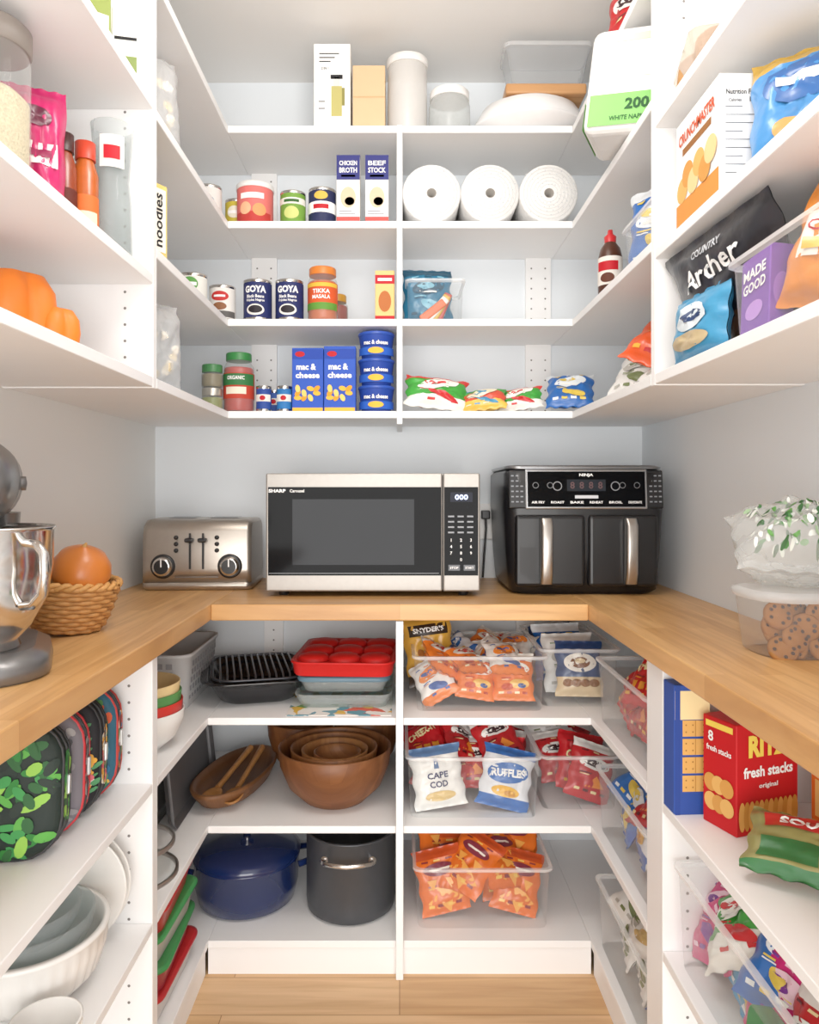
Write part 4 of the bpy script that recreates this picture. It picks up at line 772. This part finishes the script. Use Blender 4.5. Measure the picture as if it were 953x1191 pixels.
# ------------------------------------------------------------ near right lower
z = ZL[0]
def d(mb, P, L, R):
    mb.rect(P, -.031, .031, .165, .215, paper('#f0d9a0')); mb.rect(P, -.031, .031, 0, .035, paper('#2a4a9c'))
    for k in range(4):
        mb.rect(P, -.018, .028, .04+.032*k, .068+.032*k, paper('#dba75a'), .001+.0002*k); mb.rect(P, .004, .0055, .04+.032*k, .068+.032*k, paper('#b57f38'), .002)
        for q in range(6): mb.ell(P, -.012+.012*(q % 3)+.007*(q % 3 > 1), .048+.032*k+.012*(q//3), .0015, .0015, paper('#9b6a2c'), .0022, 1, 6)
    mb.rect(P, -.031, -.022, .0, .225, paper('#24418f'), .0014)
carton('blue and yellow graham cracker box against the right panel', 'box', (.508, 1.308, z), 3, .065, .045, .225, paper('#2c4c9e'), d, 'cracker_box')
def d(mb, P, L, R):
    mb.text(P, 'RITZ', .0, .145, paper('#f5d558'), w=.085, h=.036, bold=.05, off=.0018); mb.text(P, 'fresh stacks', 0, .103, TXW, w=.105, h=.018, bold=.03); mb.text(P, 'original', 0, .078, TXW, w=.04, h=.01)
    for k in range(12): mb.ell(P, -.055+.01*k, .032, .007, .024, paper(('#e3a653', '#d08f3c')[k % 2]), .001+.0002*k)
    mb.text(L, 'fresh stacks', 0, .13, TXW, w=.055, h=.01); mb.text(L, '8', -.018, .15, TXW, h=.018)
    for k in range(6): mb.ell(L, -.018+.018*(k % 3), .04+.032*(k//3), .015, .015, paper(('#e6b062', '#d6974a')[k % 2]), .001+.0002*k)
    mb.rect(L, -.03, .03, .165, .175, paper('#f5d558'))
carton('red stacked cracker box with yellow and white lettering', 'box', (.595, 1.255, z), 20, .132, .075, .182, paper('#c3161c'), d, 'cracker_box')
carton('orange cracker box cut off at the right edge', 'box', (.715, 1.18, z), 10, .05, .1, .12, paper('#df6a22'), lambda mb, P, L, R: (mb.rect(L, -.04, .04, .03, .09, paper('#f0c070')), mb.rect(P, -.02, .02, .04, .08, TXW)), 'cracker_box')
bag(.17, .115, .036, foil('#8f8a52'), lambda mb, P, w, h: (mb.rect(P, -w*.38, w*.38, h*.62, h*.86, foil('#c8322f'), .0012, 6), mb.text(P, 'SOURS', 0, h*.73, TXW, w=w*.5, h=h*.14, off=.003, bold=.04), mb.rect(P, -w*.38, w*.1, h*.15, h*.45, foil('#2f6b3a'), .0012, 6), mb.ell(P, w*.25, h*.32, w*.12, h*.14, foil('#e8d9b0'), .0014)), 11.3, [(0, .12, foil('#2f6b3a'))]).one('candy_bag', 'tan, red and green candy bag lying at the shelf edge', 'bag', (.558, 1.02, z+.02), (-64, 0, -36))
z = ZL[1]
bin_('large clear bin of pink candy bags, nearest on the right', (.615, 1.1, z), .43, .25, .17, -90)
fill('the large near right bin', ['pink', 'ltblue', 'pink', 'red', 'pink', 'green', 'blue', 'pink'], .515, .70, .91, 1.30, z, 4, 3, -90, 24, .95, layers=2, dz=.06)
MB().loft([rr(.1, .15, .02, 0), rr(.11, .16, .02, .006), rr(.11, .16, .02, .03)], clear('#8fc79a', .35, .2, '#5fae70')).one('plastic_box', 'translucent green plastic box standing at the front of the near bin', 'box', (.515, .96, z+.06), (0, -82, 0))
# ------------------------------------------------------------ near left lower
z = ZL[0]
rl = random.Random(21)
def lunch(y, m, trim, lab, tilt, deco, yaw):
    t = T('lunch_bag', lab, 'lunch bag', (-.637, y, z), (tilt, 0, yaw), 'zipped lunch bags'); t.scale = (1, .8, 1)
    w, h = .235, .205; mb = MB(); c = h/2
    mb.loft([rx(w*.5, h*.5, .03, -.041, c), rx(w*.8, h*.8, .045, -.038, c), rx(w*.93, h*.93, .055, -.033, c), rx(w*.99, h*.99, .06, -.024, c), rx(w, h, .062, -.012, c), rx(w, h, .062, .012, c), rx(w*.99, h*.99, .06, .024, c), rx(w*.93, h*.93, .055, .033, c), rx(w*.8, h*.8, .045, .038, c), rx(w*.5, h*.5, .03, .041, c)], m)
    def prof(f):
        for f0, y0, f1, y1 in ((0, .041, .5, .041), (.5, .041, .8, .038), (.8, .038, .93, .033), (.93, .033, .99, .024), (.99, .024, 1.2, .02)):
            if f <= f1: return y0+(y1-y0)*(f-f0)/(f1-f0)
        return .02
    def P(x, q, o):
        f = max(abs(x)/(w/2), abs(q-c)/(h/2))
        ex, ez = max(0, abs(x)-(w/2-.062)), max(0, abs(q-c)-(h/2-.062))
        if ex and ez: f = max(f, 1-(.062-math.hypot(ex, ez))/(w/2))
        return (x, -prof(f)-o, q)
    def S(x, q, o): return (w/2+.0006+o, x, q)
    k = 0
    while k < 150:
        x, q = rl.uniform(-.105, .108), rl.uniform(.01, .195)
        ex, ez = max(0, abs(x)-(w/2-.062)), max(0, abs(q-c)-(h/2-.062))
        k += 1
        if math.hypot(ex, ez) > .052: continue
        deco(mb, P, x, q, .0008+.00003*k)
    for k in range(40): deco(mb, S, rl.uniform(-.01, .01), rl.uniform(.055, .15), .0004+.00003*k)
    mb.part('body', t)
    for yy in (-.02, .02): MB().tube(rx(w*.996, h*.996, .061, yy, c), .003, trim, 6, True).part('piping', t)
    MB().tube(rx(w+.001, h+.001, .062, 0, c), .003, M('#2c2c2e', .5), 6, True).part('zipper', t)
    MB().box(.113, .124, -.006, .006, .09, .12, M('#b9b9b6', .3, .8), .002).part('zip_pull', t)
    MB().tube([(-.04, 0, h), (-.035, 0, h+.018), (0, 0, h+.024), (.035, 0, h+.018), (.04, 0, h)], .006, trim, 8).part('handle', t)
def leaf(cols, a, b):
    def f(mb, P, x, q, o): mb.ell(P, x, q, rl.uniform(.6, 1)*a, rl.uniform(.6, 1)*b, paper(rl.choice(cols)), o, 2, 10, rl.uniform(0, 3))
    return f
def flower(mb, P, x, q, o):
    c = rl.choice(('#d8626f', '#c63c4a', '#e9dfcf', '#e6a63e')); r = rl.uniform(.004, .0075)
    for k in range(5): mb.ell(P, x+r*cos(k*1.257), q+r*sin(k*1.257), r*.75, r*.75, paper(c), o, 1, 8)
    mb.ell(P, x, q, r*.5, r*.5, paper('#e8c04a'), o+.0003, 1, 8); mb.ell(P, x+r*2, q-r, r*1.2, r*.5, paper('#4d8a5a'), o, 1, 8, .5)
lunch(1.352, paper('#2f6076'), M('#b8322c', .6), 'lunch bag with a multicoloured print, farthest from the front', -3, leaf(('#b23a2c', '#2f6f9a', '#e6b64a', '#e9e2d4', '#4d8a4a', '#d0552f'), .013, .009), 8)
lunch(1.28, paper('#1d1d21'), M('#1a1a1c', .6), 'black lunch bag with scattered flowers', -5, flower, 5)
lunch(1.205, paper('#757077'), M('#c0242c', .5), 'grey lunch bag edged in red piping', -4, leaf(('#a09c9a', '#4a4a4e', '#b23a3a', '#8d8a8c'), .012, .007), 10)
lunch(1.132, paper('#1f2a26'), M('#2a2a2d', .6), 'green and black leafy lunch bag nearest the front', -6, leaf(('#2f7a35', '#58a345', '#3c8f4a', '#8cc04e', '#2d5c33', '#23302a'), .018, .009), 7)
z = ZL[1]
CW = M('#eeebe6', .25)
mb = MB(); sg = 144; R, h, th = .125, .105, .007
mb.loft([[(r*(1+(.012*cos(36*a) if 0 < i_ < 4 else 0))*cos(a), r*(1+(.012*cos(36*a) if 0 < i_ < 4 else 0))*sin(a), zz) for a in (2*pi*i/sg for i in range(sg))] for i_, (r, zz) in enumerate(((R*.6, 0), (R*.66, .004), (R*.88, h*.3), (R*.98, h*.68), (R, h*.92), (R*1.02, h*.94), (R*1.02, h), (R-th, h), (R*.96-th, h*.68), (R*.85-th, h*.3), (R*.6, th+.004), (.0005, th+.004)))], CW)
mb.one('serving_bowl', 'big white ribbed ceramic bowl holding glass bowls', 'bowl', (-.62, 1.235, z), 0, 'bowls on the near left shelf')
bowl(-.62, 1.235, z+.045, .104, .08, clear('#f0f4f4', .12, .06, '#eef2f2'), 'clear glass bowl nested in the big white bowl', 'bowls on the near left shelf', 'glass_bowl', .005)
bowl(-.62, 1.235, z+.08, .082, .06, clear('#f0f4f4', .12, .06, '#eef2f2'), 'smallest glass bowl on top of the nest', 'bowls on the near left shelf', 'glass_bowl', .005)
mb = MB().lathe([(.04, 0), (.044, .003), (.05, .06), (.051, .062), (.047, .062), (.042, .008), (0, .006)], CW, 40)
for k in range(36): a = 2*pi*k/36; mb.tube([(.0445*cos(a), .0445*sin(a), .008), (.0495*cos(a), .0495*sin(a), .055)], .0014, CW, 5)
mb.one('ramekin', 'small white fluted ramekin in front of the big bowl', 'ramekin', (-.515, 1.075, z))
for i in range(2):
    MB().lathe([(.055, 0), (.065, .003), (.096, .012), (.099, .015), (.095, .015), (.065, .007), (0, .005)], CW, 44).one('plate', ('white plate standing against the left panel, in front', 'white plate standing against the left panel, behind')[i], 'plate', (-.6, 1.372+.022*i, z+.1), (86, 0, 0), 'white plates standing on edge')
# ------------------------------------------------------------ lights, world, camera
def area(name, loc, rot, sx, sy, e, col=(1, .95, .88)):
    l = bpy.data.lights.new(name, 'AREA'); l.shape = 'RECTANGLE'; l.size = sx; l.size_y = sy; l.energy = e; l.color = col
    o = bpy.data.objects.new(name, l); C.objects.link(o); o.location = loc; o.rotation_euler = eul(rot)
area('ceiling_light', (0, 1.05, 2.48), (0, 0, 0), .8, .8, 4, (1, .95, .89))
l = bpy.data.lights.new('upper_fill', 'POINT'); l.energy = 13; l.shadow_soft_size = .14; l.color = (1, .95, .9)  # added fill point that brightens the ceiling, upper walls and upper shelves
o = bpy.data.objects.new('upper_fill', l); C.objects.link(o); o.location = (0, 1.0, 2.2)
area('front_fill', (0, -2.6, .95), (93, 0, 0), 3.0, 2.2, 118, (1, .975, .945))  # added unseen fill behind the camera, set low to lift walls and shelf undersides
w = bpy.data.worlds.new('world'); bpy.context.scene.world = w; w.use_nodes = True
w.node_tree.nodes['Background'].inputs[0].default_value = (1, .98, .96, 1); w.node_tree.nodes['Background'].inputs[1].default_value = 1.65
cam = bpy.data.cameras.new('camera'); co = bpy.data.objects.new('camera', cam); C.objects.link(co)
co.location = (0, 0, CH); co.rotation_euler = (pi/2, 0, 0)
cam.sensor_width = 36; cam.lens = F/1191*36; cam.shift_x = (476.5-CX)/1191; cam.shift_y = -(595.5-CY)/1191; cam.clip_start = .02
bpy.context.scene.camera = co
bpy.context.scene.view_settings.view_transform = 'Standard'
bpy.context.scene.view_settings.gamma = 1.12
